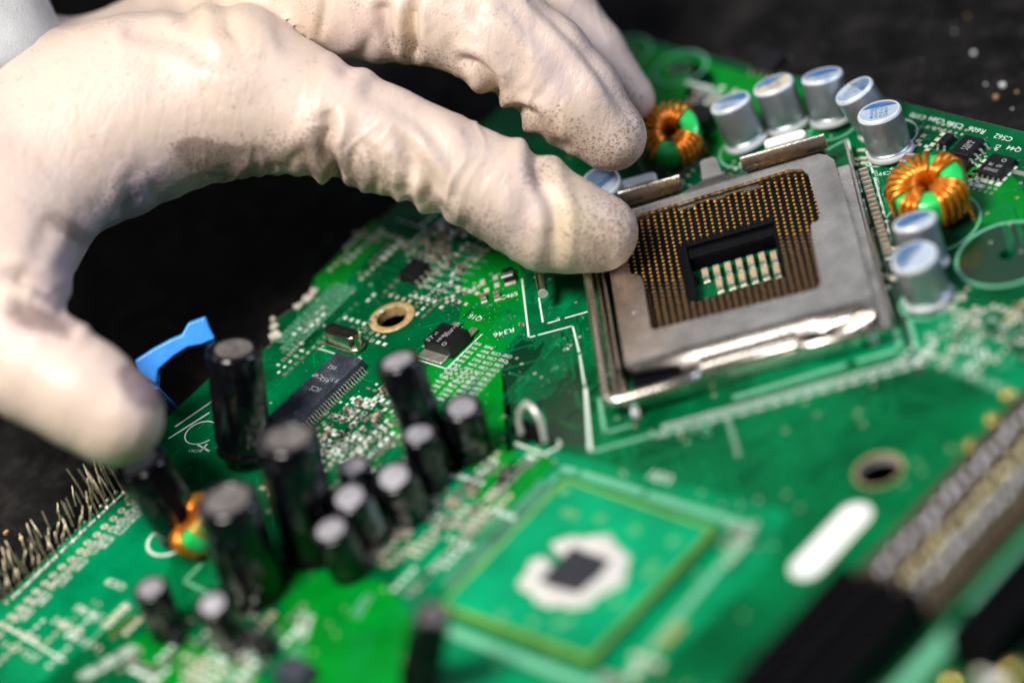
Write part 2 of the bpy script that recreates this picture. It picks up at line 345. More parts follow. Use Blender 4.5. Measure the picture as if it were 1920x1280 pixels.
# mounting holes
def mount(c, r0, r1, name, wall):
    mb = MB(); M = Matrix.Translation((c.x, c.y, 0)); mb.lathe([(r0-.02, -.17), (r0-.02, .012), (r0+.01, .02), (r1-.02, .02), (r1, .006)], 48, 'tan', M, caps=False)
    mb.lathe([(r0-.021, -.17), (r0-.021, .01)], 48, wall, M, caps=False)
    bpart(mb, name, 'tan')
mount(H1, .29, .405, 'mounting_hole', 'tan'); mount(H2, .385, .395, 'mounting_hole', 'loop')
# silkscreen lines and lettering
sk = MB(); sd = MB()
def sl(a, b, w=.035, mb=None, z=ZD): A, B = at(*a), at(*b); (mb or sk).line(A, B, w, z, ext=w/2)
def pl(pts, w=.035, mb=None):
    for a, b in zip(pts, pts[1:]): sl(a, b, w, mb)
pl([(979, 525), (992, 634), (1002, 631)]); pl([(1010.8, 628.6), (1074, 612), (1086, 660)]); pl([(1087.5, 667), (1096, 722)]); sl((1098, 730), (1107, 848), .06)
pl([(1011, 560), (1018, 604)]); sl((1029, 606.5), (1049, 600.6)); sl((1061, 597), (1100, 586))
sl((1107, 848), (1420, 762), .07, sd); sl((1124, 750), (1134, 812), .07, sd); sl((1134, 812), (1180, 799), .06, sd)
sl((1380, 745), (1600, 681), .10, sd); sl((1592, 683), (1688, 656), .10, sd); sl((1664, 562), (1688, 656), .08, sd); sl((1697, 572), (1722, 668), .08, sd); sl((1420, 762), (1560, 722), .06, sd)
pl([(1590, 265), (1602, 308)]); sl((1606, 322), (1616, 361)); sl((1619, 375), (1631, 420)); sl((1634, 432), (1652, 505)); sl((1625, 285), (1637, 325)); sl((1640, 335), (1668, 440)); sl((1553, 281), (1588, 262), .05, sd)
for c, r in (((1655, 285), .43), ((1672, 255), .46)):
    p = at(*c); sk.ring(r-.025, r, ZD, M=Matrix.Translation((p.x, p.y, 0)), m='_', a0=-1.7, a1=1.9)
for c, r in (((1397, 285), .47), ((1478, 245), .46), ((1560, 235), .46), ((1745, 420), .86), ((1172, 100), .50), ((1276, 128), .50), ((1742, 565), .5), ((1262, 290), .62)):
    p = at(*c); sd.ring(r-.045, r, ZD, M=Matrix.Translation((p.x, p.y, 0)))
sd.ring(.80, .865, ZD, M=Matrix.Translation((H3.x, H3.y, 0)))
pl([(1020, 852), (1052, 836), (1046, 826)], .05); pl([(968, 832), (1024, 854)], .05)
p = at(885, 862); sk.ring(.42, .47, ZD, M=Matrix.Translation((p.x, p.y, 0)), a0=-2.6, a1=.4)
for q in ((318, 1012, .40, .05), (378, 812, .30, .022)):
    p = at(q[0], q[1]); sk.ring(q[2]-q[3], q[2], ZD, M=Matrix.Translation((p.x, p.y, 0)), a0=.8, a1=6.0)
pl([(378, 1058), (345, 1090), (392, 1112)], .05, sd); sl((330, 800), (400, 752), .03); sl((318, 822), (392, 775), .03)
sl((372, 835), (392, 846)); sl((388, 834), (376, 847))
# chipset outline
pl([(1059, 880), (1075, 884)], .14, sd); sl((1095, 890), (1200, 922), .14, sd); sl((1220, 930), (1400, 984), .14, sd); sl((1043, 893), (838, 1096), .08, sd)
sl((1410, 992), (1180, 1262), .14, sd); sl((850, 1185), (1120, 1290), .2, sd)
# lettering; it reads towards the left of the photograph
def st(s, px, py, size=.13, ang=180, mb=None, sx=1): put_text(mb or sk, s, at(px, py), size, ang, ZD, sx=sx)
st('C562', 1882, 259, .17); st('R606', 1832, 245, .17); st('C586', 1791, 235, .16); st('C384', 1757, 226, .15); st('C370', 1722, 219, .15); st('Q44', 1902, 280, .16)
st('DP', 1869, 278, .13, 270); st('C51', 1722, 243, .11, 270); st('G', 1816, 316, .1); st('C59', 1660, 326, .13, 210); st('+', 1672, 317, .16, 205); st('L33', 1845, 355, .13, 180, sd)
for i, s in enumerate(('C313', 'C343', 'C349', 'C374')): st(s, 1643+i*1.5, 326+i*13, .08, 135)
for i in range(8): st(random.choice(('C315', 'C316', 'C414', 'R415')), 1654+i*2.8, 385+i*12, .07, 135)
st('R346', 945, 624, .18, 225); st('Q16', 892, 596, .16, 180); st('C465', 955, 556, .16, 45, sx=.9)
for i, s in enumerate(('C302', 'L411', 'L405')): st(s, 880+i*10, 548-i*6, .11, 45)
st('C361', 364, 846, .1, 200); st('L26', 815, 505, .13, 200, sd)
def labels(p0, p1, n, words, size, ang, mb=None, sx=1):
    for i in range(n):
        t = i/max(1, n-1); st(random.choice(words), p0[0]+(p1[0]-p0[0])*t, p0[1]+(p1[1]-p0[1])*t, size, ang, mb, sx)
RW = ('R412', 'R408', 'R402', 'R401', 'R400', 'R394', 'R383', 'R386'); CW = ('C397', 'C382', 'C380', 'C395', 'C378')
labels((917, 652), (826, 748), 13, RW, .092, 180, None, .95); labels((895, 645), (803, 740), 13, RW, .092, 180, None, .95); labels((931, 664), (850, 752), 11, CW, .10, 180, None, .9); labels((952, 668), (872, 756), 11, CW, .10, 180, None, .9)
labels((655, 540), (540, 655), 16, RW, .15, 180, sd); labels((636, 536), (530, 640), 14, RW, .15, 180, sd)
for i in range(6): labels((820+i*17, 470+i*4), (770+i*15, 530+i*4), 6, ('R231', 'C230', 'R229'), .10, 180, sd if i % 2 else sk)
for q in ((250, 968), (227, 990), (198, 1015), (178, 1026), (148, 1057), (118, 1086), (80, 1122), (48, 1150), (255, 957)):
    for j in range(3): st(random.choice(('C33', 'R30', 'C38')), q[0]-6+j*6, q[1]+(1-j)*6, .15, 180, sk)
for q in ((210, 1092), (225, 1098), (150, 1140), (165, 1148), (178, 1156), (60, 1230), (110, 1165), (125, 1172)):
    st(random.choice(('J12', 'R5', 'C8')), q[0], q[1], .2, 180)
sl((20, 1180), (120, 1238), .04); sl((238, 1130), (160, 1215), .05, sd)
for i in range(14):
    st(random.choice(('C81', 'R77')), 250-i*7+random.uniform(-4, 4), 1215+i*4, .17, 180)
for i in range(8): sl((1010-i*3, 858+i*1), (955-i*3, 905+i*5), .03)
for i in range(26): st(random.choice(('R91', 'C94', 'R96')), random.uniform(900, 960), random.uniform(950, 1020), .12, 180, sd)
for i in range(34):
    t = i/33; st(random.choice(('R91', 'C94')), 1030-180*t, 912+185*t, .15, 180, sd); st('C94', 1022-180*t, 906+185*t, .15, 180, sd)
st('U31', 1238, 894, .28, 180, sk); st('R7', 1062, 655, .1, 215); st('R9', 1042, 690, .1, 215, sd)
for i in range(5): st('U', 690-i*5, 1120+i*8, .25, 180, sd)
for i in range(5):
    st('R25', 575-i*3, 1155+i*9, .18, 180); st('C25', 560-i*3, 1215+i*8, .18, 180, sd)
# rows of ring pads and labels round the socket
A_, B_ = at(1228, 806), at(1738, 667)
for i in range(52):
    t = i/51; q = A_.lerp(B_, t)
    if .02 < t: sk.ring(.035, .06, ZD, 14, '_', Matrix.Translation((q.x, q.y, 0)) @ Matrix.Diagonal((1, 1, 1, 1)))
    n_ = Vector((q.x, q.y))+Vector((.11, -.11)); put_text(sk if i % 3 else sd, 'CR'[i % 2], n_, .12, 135, ZD, sx=2.2)
for i in range(11):
    q = at(1364+i*2.2, 780+i*7.5); put_text(sk if i % 2 else sd, random.choice(('C9', 'C6')), q, .11, 135, ZD)
for i in range(30):
    q = at(1724+i*7.5, 668+i*3.2); put_text(sd, 'CR'[i % 2], q, .13, 180, ZD, sx=2.5); q = at(1722+i*7.2, 655+i*3.2); put_text(sk if i % 4 == 0 else sd, 'I', q, .14, 200, ZD, sx=2)
for _ in range(90):
    q = at(random.uniform(1735, 1930), random.uniform(575, 690)); put_text(sd if random.random() < .7 else sk, random.choice(('C7', 'R', 'U4', 'R8')), q, .13, 180, ZD)
for q in ((1300, 800), (1325, 806)): st('C46', q[0], q[1], .2, 135, sd)
bpart(sk, 'silkscreen_print', 'silk', smooth=False); bpart(sd, 'faint_silkscreen_print', 'silkd', smooth=False)
cp = MB(); a, b = at(1514, 1062), at(1603, 966); d = (b-a).normalized(); nrm = Vector((-d.y, d.x, 0)); r = .27
pts = [(a+nrm*r*cos(t)-d*r*sin(t)) for t in np.linspace(0, pi, 12)]+[(b-nrm*r*cos(t)+d*r*sin(t)) for t in np.linspace(0, pi, 12)]
cp.add([(p.x, p.y, ZD) for p in pts], [list(range(24))]); bpart(cp, 'white_print_bar', 'white', smooth=False)
# dark dust islands and solder pads
pads = MB()
def padrect(p, a, b, ang, m='pad', h=.012):
    pads.box((p.x, p.y, .009+h/2), (a, b, h), m, rz=radians(ang))
for px, py in ((905, 530), (913, 546), (929, 522), (932, 536)): padrect(at(px, py), .13, .09, 135)
for px, py in ((1615, 283), (1618, 298), (1622, 307), (1604, 300), (1603, 310)): padrect(at(px, py), .15, .07, 20)
def padfield(px, py, du, dv, n, smin=.04, smax=.1, ang=0, m=('pad', 'solder', 'silk')):
    c = at(px, py)
    for q_ in range(n):
        if q_ % 4 == 0:
            x_, y_ = round(random.uniform(-du, du)/.15)*.15, round(random.uniform(-dv, dv)/.15)*.15; w_ = random.choice(((.15, 0), (0, .15), (0, .15)))
            sx_, sy_ = random.uniform(smin, min(smax, .1)), random.uniform(smin, min(smax, .1)); m0 = random.choice(m)
            if smax > .15 and random.random() < .3: sx_ *= 1.8
        p = Vector((c.x+x_+w_[0]*(q_ % 4-1.5), c.y+y_+w_[1]*(q_ % 4-1.5), 0)); padrect(p, sx_, sy_, ang, m0)
padfield(660, 790, .55, 1.2, 150); padfield(635, 840, .8, .7, 110); padfield(700, 760, .3, .6, 30); padfield(610, 870, .8, .5, 60)
padfield(560, 650, .35, .9, 50, .04, .09); padfield(690, 470, .5, .5, 40, .06, .16); padfield(850, 470, .8, .6, 70); padfield(820, 555, .6, .4, 60); padfield(790, 440, .8, .5, 40)
padfield(900, 935, .55, .9, 90, .07, .2); padfield(800, 1010, .7, .9, 90, .07, .22); padfield(720, 890, .6, .5, 60)
padfield(1330, 190, .5, .4, 30, .08, .2); padfield(1400, 330, .5, .2, 25); padfield(1850, 335, .35, .35, 40, .08, .16); padfield(1860, 575, .8, .2, 10, .08, .13, m=('pingold', 'tan', 'pad'))
padfield(480, 1190, .8, .7, 60, .08, .2); padfield(330, 1240, .9, .6, 60, .08, .2); padfield(230, 1160, .4, .3, 12, .1, .25, m=('pingold', 'pad')); padfield(1390, 1010, .25, .35, 26, .08, .2)
padfield(1285, 335, .4, .15, 14); padfield(1750, 255, .3, .3, 14, .05, .1); padfield(1690, 460, .1, .3, 10, .08, .14); padfield(650, 700, .2, .2, 10)
padfield(110, 1200, .7, .7, 40, .05, .1, m=('silk', 'pad')); padfield(400, 1255, .9, .5, 50, .05, .1); padfield(545, 905, .3, .5, 40, .05, .1); padfield(720, 830, .25, .7, 50, .04, .09); padfield(800, 960, .6, 1.0, 60, .05, .1); padfield(1830, 620, .9, 1.0, 110, .05, .1, m=('silk', 'pad', 'pad')); padfield(700, 600, .8, .9, 50, .04, .08)
padfield(1250, 1220, .3, .5, 10, .15, .3, m=('pingold', 'pad')); padfield(1140, 1290, .2, .2, 3, .2, .4); padfield(1660, 545, .12, .8, 10, .1, .16)
for q in ((1890, 741), (1862, 789), (1822, 838)): p = at(*q); pads.lathe([(.13, .0), (.12, .05), (.07, .1), (.001, .11)], 16, 'pingold', Matrix.Translation((p.x, p.y, 0)))
bpart(pads, 'solder_pads', 'pad', smooth=False)
# ------------------------------------------------------------------ processor socket, in its own frame turned by 45 degrees
SM = Matrix.Rotation(radians(45), 4, 'Z')
def ab(px, py, z):
    p = at(px, py, z); return ((p.x+p.y)*S2, (p.y-p.x)*S2)
hs = fill2d([rrect(-2.0, -2.35, 2.0, 2.3, .12), [(-.72, .68), (-.72, -.54), (.76, -.54), (.76, .68)]], .012, .27)
sock = hs.build('processor_socket', 'socket', parent=board, M=SM, smooth=False)
cw = MB()
def bx(mb, x0, x1, y0, y1, z0, z1, m='_'): mb.box(((x0+x1)/2, (y0+y1)/2, (z0+z1)/2), (x1-x0, y1-y0, z1-z0), m)
bx(cw, -.78, -.70, -.56, 1.0, .02, .315); bx(cw, -.70, .80, .92, 1.0, .02, .33); bx(cw, .765, .80, -.5, .92, .02, .285)
bx(cw, -.695, .765, .64, .918, .02, .275)
cw.build('cavity_wall', 'socket', parent=sock, smooth=False, bevel=.012)
# contacts
def sm01(t): t = max(0, min(1, t)); return t*t*(3-2*t)
ct = MB(); PA, PB = .112, .109
for i in range(30):
    for j in range(36):
        x = -1.72+i*.1172; y = -1.40+j*PB
        if x > 1.62 or y > 2.1: continue
        if -.82 < x < .84 and -.60 < y < 1.06: continue
        if y < .42 and (x < -1.5 or x > 1.4): continue
        jx, jy = random.gauss(0, .003), random.gauss(0, .003)
        T = Matrix.Translation((x+jx, y+jy, .27))
        yy = y+(PB/2 if i % 2 else 0)
        if -.82 < x < .84 and -.60 < yy < 1.06: continue
        T = Matrix.Translation((x+jx, yy+jy, .27)); t_ = sm01((.42+.14*x-y)/.35)
        # spring contact: a bent blade ending in a rounded, gilt tip; the near rows lie flatter and show their full width
        w = .012+.010*t_
        ct.add([(-w, -.05, .0), (w, -.05, .0), (w, -.012, .045), (-w, -.012, .045)], [(0, 1, 2, 3), (3, 2, 1, 0)], 'bronzed', T)
        r_ = .027+.010*t_; Rm = T @ Matrix.Translation((0, 0, .05)) @ Matrix.Rotation(radians(12*t_-10), 4, 'X') @ Matrix.Diagonal((1, 1-.25*t_, 1, 1))
        if t_ < .5: ct.lathe([(r_, -.006), (r_*.9, .006), (.001, .014)], 8, 'gold' if random.random() > t_ else 'bronze', Rm)
        else: ct.ring(r_*.45, r_, .0, 10, 'bronze', Rm); ct.ring(.0, r_*.45, -.006, 8, 'bronze2', Rm)
MT['bronze2'] = mat('bronze_contact_centre', (0.13, 0.07, 0.03), 0.5, 0.5)
MT['bronzed'] = mat('bronze_contact_hollow', (0.05, 0.028, 0.015), 0.6, 0.4)
tag(ct.build('contact_array', 'bronze', parent=sock, smooth=False), kind='stuff')
rb = MB()
for i in range(29):
    x = -1.72+(i+.5)*.1172
    if -.8 < x < .8: segs = [(-1.45, -.60), (1.06, 2.1)]
    elif x < -1.5: segs = [(.35, 2.1)]
    elif x > 1.42: segs = [(.35, 1.95)]
    else: segs = [(-1.45, 2.1)]
    for a, b in segs: bx(rb, x-.008, x+.008, a, b, .27, .285)
rb.build('contact_ribs', 'socket', parent=sock, smooth=False)
# green board and small capacitors inside the cavity belong to the board
def mlcc(name, L, w, h, body, parent, loc, rz, end='solder'):
    key = (L, w, h, body)
    if key not in _mc:
        mb = MB(); mb.box((0, 0, h/2), (L*.56, w*.96, h*.96), body)
        for s in (-1, 1): mb.box((s*L*.37, 0, h/2), (L*.24, w, h), end); mb.box((s*L*.52, 0, .01), (L*.22, w*1.1, .02), end)
        o = mb.build(name, body, parent=parent, smooth=False, bevel=.012); _mc[key] = o
    else:
        o = _mc[key].copy(); COL.objects.link(o); o.parent = parent
    o.location = loc; o.rotation_euler = (0, 0, rz); return o
_mc = {}
for i in range(7):
    for j in range(2):
        if j == 1 and i in (0,): continue
        a, b = -.50+i*.195, .36-j*.38-(.06 if i == 6 else 0)
        q = SM @ Vector((a, b, .014))
        mlcc('ceramic_capacitor', .27, .115, .12, 'mlcct', board, q, radians(45+90))
# load plate
opn = [ab(px, py, .42) for px, py in [(1538, 403), (1536, 416), (1521, 425), (1523, 446), (1540, 530), (1534, 543), (1228, 622), (1221, 618), (1207, 530), (1202, 520), (1183, 515), (1175, 488), (1192, 415), (1200, 404), (1480, 322), (1505, 321), (1517, 332)]]
outer = [(-2.03, -2.0), (-1.9, -2.14), (-1.2, -2.2), (-.95, -2.5), (.95, -2.5), (1.1, -2.5), (2.0, -2.42), (2.1, -2.3), (2.08, -.3), (2.03, 2.0), (1.93, 2.2), (1.8, 2.28), (.55, 2.28), (.35, 2.35), (.16, 2.42), (.10, 2.95), (.05, 3.0), (-.13, 3.0), (-.18, 2.95), (-.2, 2.42), (-.4, 2.35), (-.6, 2.28), (-1.45, 2.24), (-1.7, 2.15), (-2.03, 1.9)]
pm = fill2d([outer, opn], .40, .455)
me = bpy.data.meshes.new('t'); me.from_pydata([tuple(v) for v in pm.v], [], pm.f); bm = bmesh.new(); bm.from_mesh(me)
for y in [-1.62-.05*i for i in range(18)]+[2.2+.05*i for i in range(10)]:
    bmesh.ops.bisect_plane(bm, geom=bm.verts[:]+bm.edges[:]+bm.faces[:], plane_co=(0, y, 0), plane_no=(0, 1, 0), dist=1e-5)
for x in [-.95+.05*i for i in range(6)]+[.5+.1*i for i in range(8)]:
    bmesh.ops.bisect_plane(bm, geom=bm.verts[:]+bm.edges[:]+bm.faces[:], plane_co=(x, 0, 0), plane_no=(1, 0, 0), dist=1e-5)
def sm01(t): t = max(0, min(1, t)); return t*t*(3-2*t)
for v in bm.verts:
    x, y, z = v.co
    if y < -1.93:
        c = sm01((x+1.5)/.5)*(1-sm01((x-1.0)/.7)); t = (-1.93-y)
        v.co.z -= (t*t*1.9)*c + .12*t*(1-c)
    if y > 2.2: v.co.z += .05*sm01((y-2.2)/.3)
    v.co.z += .012*sin(x*1.3)*sin(y*1.1)
bmesh.ops.triangulate(bm, faces=[f for f in bm.faces if len(f.verts) > 4])
lp = MB(); bm.verts.index_update(); lp.add([tuple(v.co) for v in bm.verts], [[v.index for v in f.verts] for f in bm.faces]); bm.free()
plate = lp.build('load_plate', 'steel', parent=sock, ang=38)
pd_ = MB(); pd_.lathe([(.045, 0), (.03, .018), (.001, .022)], 14, 'rod', Matrix.Translation((*ab(1188, 586, .45), .452))); pd_.build('dimple', 'rod', parent=plate)
# curled lip over the lever, in the middle of the near side
lip = MB(); k = 16; prof = [(-2.2-.25*sin(t), .23+.16*cos(t)) for t in np.linspace(0, 2.4, k)]
vs = []; 
for y, z in prof: vs += [(-.85, y, z), (.75, y, z), (-.85, y+.05*(1), z-.04), (.75, y+.05, z-.04)]
fs = []
for i in range(k-1):
    a = 4*i; b = a+4; fs += [(a, a+1, b+1, b), (a+2, b+2, b+3, a+3), (a, b, b+2, a+2), (a+1, a+3, b+3, b+1)]
lip.add(vs, fs); lip.build('plate_lip', 'steel', parent=plate)
sp = MB()
for a in (-.78, -.33, .12, .57): 
    pass
bx(sp, -.72, .72, 2.06, 2.12, .30, .34); bx(sp, -.72, -.4, 1.96, 2.06, .27, .36); bx(sp, -.12, .12, 1.98, 2.06, .27, .36); bx(sp, .42, .72, 1.96, 2.06, .27, .36)
sp.build('spring_strip', 'rod', parent=sock, smooth=False, bevel=.02)
# stiffener frame with side walls, hinge tabs
fr = MB()
bx(fr, -2.30, -2.24, -2.5, 2.3, .02, .34); bx(fr, -2.24, -2.12, -2.5, 2.3, .02, .07)
bx(fr, 2.25, 2.31, -2.45, 2.75, .02, .30); bx(fr, 2.02, 2.25, -2.4, 2.3, .02, .09)
bx(fr, -1.95, 1.75, -2.66, -2.60, .02, .33); bx(fr, -1.95, 1.75, -2.60, -2.36, .02, .06)
bx(fr, -2.18, -2.12, -1.9, 1.9, .07, .40)
frame = fr.build('stiffener_frame', 'steel', parent=sock, smooth=False, bevel=.018)
for x0, x1 in ((-1.72, -.55), (.5, 1.98)):
    t = MB(); 
    pr_ = [(2.47, .40), (2.50, .64), (2.52, .665), (2.555, .665), (2.57, .64), (2.56, .40)]
    vs = [(x0, y, z) for y, z in pr_]+[(x1, y, z) for y, z in pr_]; n = len(pr_)
    t.add(vs, [list(range(n)), list(range(n, 2*n))[::-1]]+[[i, n+i, n+(i+1) % n, (i+1) % n] for i in range(n)])
    bx(t, x0+.05, x1-.05, 2.48, 2.56, .05, .40)
    t.build('hinge_tab', 'steel', parent=frame, smooth=False, bevel=.015)
for x0, x1, in ((-1.62, -.95), (.95, 1.68)):
    t = MB(); t.prism(rrect(x0, 2.74, x1, 2.98, .10), .02, .58); t.build('hinge_guard', 'white', parent=sock, smooth=False, bevel=.03)
# clamping lever: arm on the left, bar along the near side, hooked end
def arc(c, r, a0, a1, n, ax): 
    out = []
    for i in range(n+1):
        a = radians(a0+(a1-a0)*i/n); u, w = r*cos(a), r*sin(a)
        out.append({'xy': (c[0]+u, c[1]+w, c[2]), 'yz': (c[0], c[1]+u, c[2]+w)}[ax])
    return out
hook = ab(1018, 549, .42)
path = [(hook[0], hook[1], .42), (hook[0], hook[1]+.35, .47), (hook[0]+.02, hook[1]+.75, .50)]+[(hook[0]+.03+.38*(1-cos(t)), hook[1]+.95+.25*sin(t), .5) for t in np.linspace(0, pi, 9)]
path = [(p[0], p[1], p[2]) for p in path if True]
xe = path[-1][0]
path += [(-2.40, hook[1]+.7, .49), (-2.40, 0, .46), (-2.41, -1.5, .43), (-2.42, -2.45, .41)]+arc((-2.20, -2.55, .41), .22, 180, 270, 6, 'xy')
path += [(-1.5, -2.77, .41), (-1.15, -2.76, .41), (-.95, -2.66, .38), (-.85, -2.58, .36), (.65, -2.56, .36), (.8, -2.62, .38), (.95, -2.74, .41), (1.4, -2.75, .41), (2.14, -2.74, .40), (2.17, -2.74, .40)]
lv = MB(); lv.tube(path, [.085]*(len(path)-1)+[.07], 14); lever = lv.build('lever', 'rod', parent=sock, ang=70)
le = MB(); le.lathe([(.078, 0), (.085, .02), (.085, .05)], 16, 'loop', Matrix.Translation((hook[0], hook[1]-.012, .42)) @ Matrix.Rotation(radians(90), 4, 'X') @ Matrix.Translation((0, 0, -.03))); le.build('lever_tip', 'loop', parent=lever)
for x, y in ((-2.04, -2.78), (1.92, -2.6)):
    ft = MB(); ft.box((x, y, .09), (.14, .14, .15)); ft.lathe([(.05, .16), (.05, .24), (.001, .27)], 12, '_', Matrix.Translation((x, y, 0)))
    ft.build('frame_foot', 'pin', parent=frame, bevel=.02)
# ------------------------------------------------------------------ aluminium capacitors
def alu_cap(top, base, r, h, seg, text=None, corroded=False, lift=0):
    T = at(*top, h); B = at(*base, 0); B.z = .02; M = axis_matrix(B, T); H = (T-B).length
    c = MB(); c.lathe([(r*.93, .10), (r*.955, .13), (r*.90, .155), (r*.965, .19), (r*.985, .3), (r*.985, H-.05), (r*.97, H-.02), (r*.9, H-.002), (r*.88, H-.03)], 56, 'alu'); c.lathe([(r*.9, H-.004), (r*.86, H-.012), (.001, H-.012)], 56, 'aluc' if corroded else 'atop')
    can = c.build('aluminium_capacitor', 'alu', parent=board, M=M, ang=50)
    b = MB(); b.lathe([(r*1.0, 0), (r*1.05, .02), (r*1.07, .05), (r*1.04, .085), (r*.95, .105)], 48); b.build('base', 'cbase', parent=can)
    rm = MB(); rm.lathe([(r*.992, H-.06), (r*.985, H-.025), (r*.93, H+.003), (r*.87, H+.004), (r*.86, H-.013)], 56, caps=False); rm.build('rim', 'aluw', parent=can)
    # printed segment and figures; angle is the board direction the segment lies towards
    seg_ang, frac = seg; k = MB(); a = math.acos(1-2*frac); R = r*.855
    pts = [(R*cos(t), R*sin(t)) for t in np.linspace(-a, a, 26)]
    k.add([(x, y, H-.004) for x, y in pts], [list(range(26))], '_', Matrix.Rotation(radians(seg_ang), 4, 'Z'))
    k.build('printed_segment', 'blue', parent=can, smooth=False)
    if text:
        t = MB()
        for i, s in enumerate(text):
            d = Vector((cos(radians(seg_ang)), sin(radians(seg_ang)))); q = d*(R*(1-2*frac)-.075-.125*i)
            put_text(t, s, (q.x, q.y), .165, seg_ang-90, H-.004)
        t.build('printed_figures', 'blue', parent=can, smooth=False)
    return can
CAMAZ = 142.0  # board direction pointing away from the camera
alu_cap((1368, 190), (1403, 272), .365, .85, (CAMAZ-35, .5), ('A5S', '560', '4V'))
alu_cap((1449, 157), (1480, 240), .365, .85, (CAMAZ+10, .34), ('45P', '560'), corroded=True)['label'] = 'silver capacitor with a corroded tan and yellow top'
alu_cap((1541, 140), (1562, 230), .365, .85, (CAMAZ-10, .5), ('8P5', '5600', '45SP'))
alu_cap((1600, 168), (1650, 245), .365, .85, (CAMAZ-75, .42), ('8P54', '45S', '560N'))
alu_cap((1648, 208), (1672, 290), .385, .85, (CAMAZ-18, .30), ('8PS6', '5S64', '4560'))
alu_cap((1715, 412), (1739, 503), .37, .85, (CAMAZ+20, .62))
alu_cap((1714, 480), (1742, 562), .39, .92, (CAMAZ+45, .48))
q = alu_cap((1124, 342), (1150, 400), .36, .82, (CAMAZ+20, .7))
# ------------------------------------------------------------------ black capacitors
def black_cap(top, base, r, h, zb=0.02, leads=False, dull=False):
    T = at(*top, h); B = at(*base, zb); B.z = zb; M = axis_matrix(B, T, random.uniform(0, 3)); H = (T-B).length
    c = MB(); c.lathe([(r*.55, 0), (r*.93, .0), (r*1.0, .04), (r*1.0, .10), (r*.93, .15), (r*.93, .18), (r*1.0, .24), (r*1.0, H-.07), (r*.96, H-.02), (r*.84, H+.004), (r*.70, H), (r*.67, H-.03)], 48)
    can = c.build('electrolytic_capacitor', 'black', parent=board, M=M, ang=60)
    t = MB(); t.lathe([(r*.69, H-.03), (r*.67, H-.006), (r*.5, H-.002), (.001, H)], 40)
    for a in (0, pi/2): t.box((0, 0, H-.002), (r*.9, .022, .012), '_', rz=a+.4)
    t.build('vent_top', 'btopd' if dull else 'btop', parent=can)
    s = MB(); a0 = random.uniform(0, 6); w = .5
    vs = []
    for i in range(7):
        a = a0+w*i/6; vs += [(r*1.004*cos(a), r*1.004*sin(a), .27), (r*1.004*cos(a), r*1.004*sin(a), H-.08)]
    s.add(vs, [[2*i, 2*i+2, 2*i+3, 2*i+1] for i in range(6)]); s.build('polarity_stripe', 'mark' if H < 1.3 and random.random() < .3 else 'slot', parent=can)
    for x in (-.15, .15):
        if leads or zb > .1:
            l = MB(); l.tube([(x*.8, 0, .02), (x, .02, -.12), (x*1.1, .1, -zb*.8-.1)], .03, 8); l.build('lead', 'pin', parent=can)
    return can
black_cap((438, 652), (458, 845), .46, 2.1, .22, True, True)
black_cap((540, 818), (580, 1035), .52, 2.2, dull=True)
black_cap((425, 935), (478, 1112), .52, 1.95, dull=True)
black_cap((262, 866), (348, 995), .46, 1.55, .1)
black_cap((745, 675), (820, 870), .37, 2.0)
black_cap((866, 762), (885, 848), .33, 1.05)
black_cap((785, 812), (810, 908), .31, 1.1)
black_cap((662, 872), (690, 965), .29, 1.05)
black_cap((655, 930), (692, 1010), .34, 1.1)
black_cap((738, 892), (772, 963), .35, 1.0)
black_cap((620, 990), (658, 1072), .33, 1.05)
black_cap((282, 1100), (315, 1185), .29, 1.05)
black_cap((398, 1130), (438, 1205), .29, 1.05)
rc = black_cap((812, 1148), (782, 1285), .28, 1.7, dull=True); rc.name = 'ribbed_coil'
for i in range(9):
    m_ = MB(); m_.tube([(.285*cos(t), .285*sin(t), .25+.15*i) for t in np.linspace(0, 2*pi, 24)[:-1]], .02, 6, closed=True)
    m_.build('rib', 'slot', parent=rc)
# ------------------------------------------------------------------ toroid chokes
def toroid(cpx, z, R, r, h, axis, groups, lap=.10, wire=.035):
    """groups: (start angle, end angle, turns) in degrees"""
    c = at(*cpx, z); M = axis_matrix(c, c+Vector(axis))
    core = MB(); core.lathe([(R-r*.8, -h/2), (R-r, -h/2+.05), (R-r, h/2-.05), (R-r*.8, h/2), (R+r*.8, h/2), (R+r, h/2-.07), (R+r, -h/2+.07), (R+r*.8, -h/2), (R-r*.8, -h/2)], 56, caps=False)
    o = core.build('toroid_choke', 'core', parent=board, M=M, ang=70)
    for a0, a1, n in groups:
        w = MB()
        for i in range(n):
            a = radians(a0+(a1-a0)*i/max(1, n-1))+random.uniform(-.012, .012); g = wire*1.05; p = []
            ri, ro, hh = R-r-g, R+r+g, h/2+g
            for (x, y) in ((ro, -hh+.09), (ro, hh-.09), (ro-.09, hh), (ri+.05, hh), (ri, hh-.05), (ri, -hh+.05), (ri+.05, -hh), (ro-.09, -hh)):
                p.append((x, y))
            sk_ = radians((a1-a0)/max(1, n-1))*.25
            P = [(x*cos(a+sk_*(y/hh)), x*sin(a+sk_*(y/hh)), y) for x, y in p]
            w.tube(P, wire, 7, closed=True)
        w.build('copper_winding', 'copper', parent=o, ang=80)
    l = MB(); l.tube([(R+r+.04, .1, -h/2), (R+r+.06, .1, -z)], wire, 7); l.tube([(-R-r-.04, -.1, -h/2), (-R-r-.06, -.1, -z)], wire, 7); l.build('lead', 'copper', parent=o)
    return o
a_ = axis_matrix((0, 0, 0), (0, 0, 1))
toroid((1743, 358), .52, .43, .19, .50, (.08, -.12, 1), ((-34, 12, 5), (68, 94, 3), (120, 238, 9), (262, 284, 3)), wire=.046)
toroid((1259, 254), .55, .36, .15, .46, (.38, -.35, 1), ((322, 366, 5), (80, 192, 8), (214, 262, 4)), wire=.042)
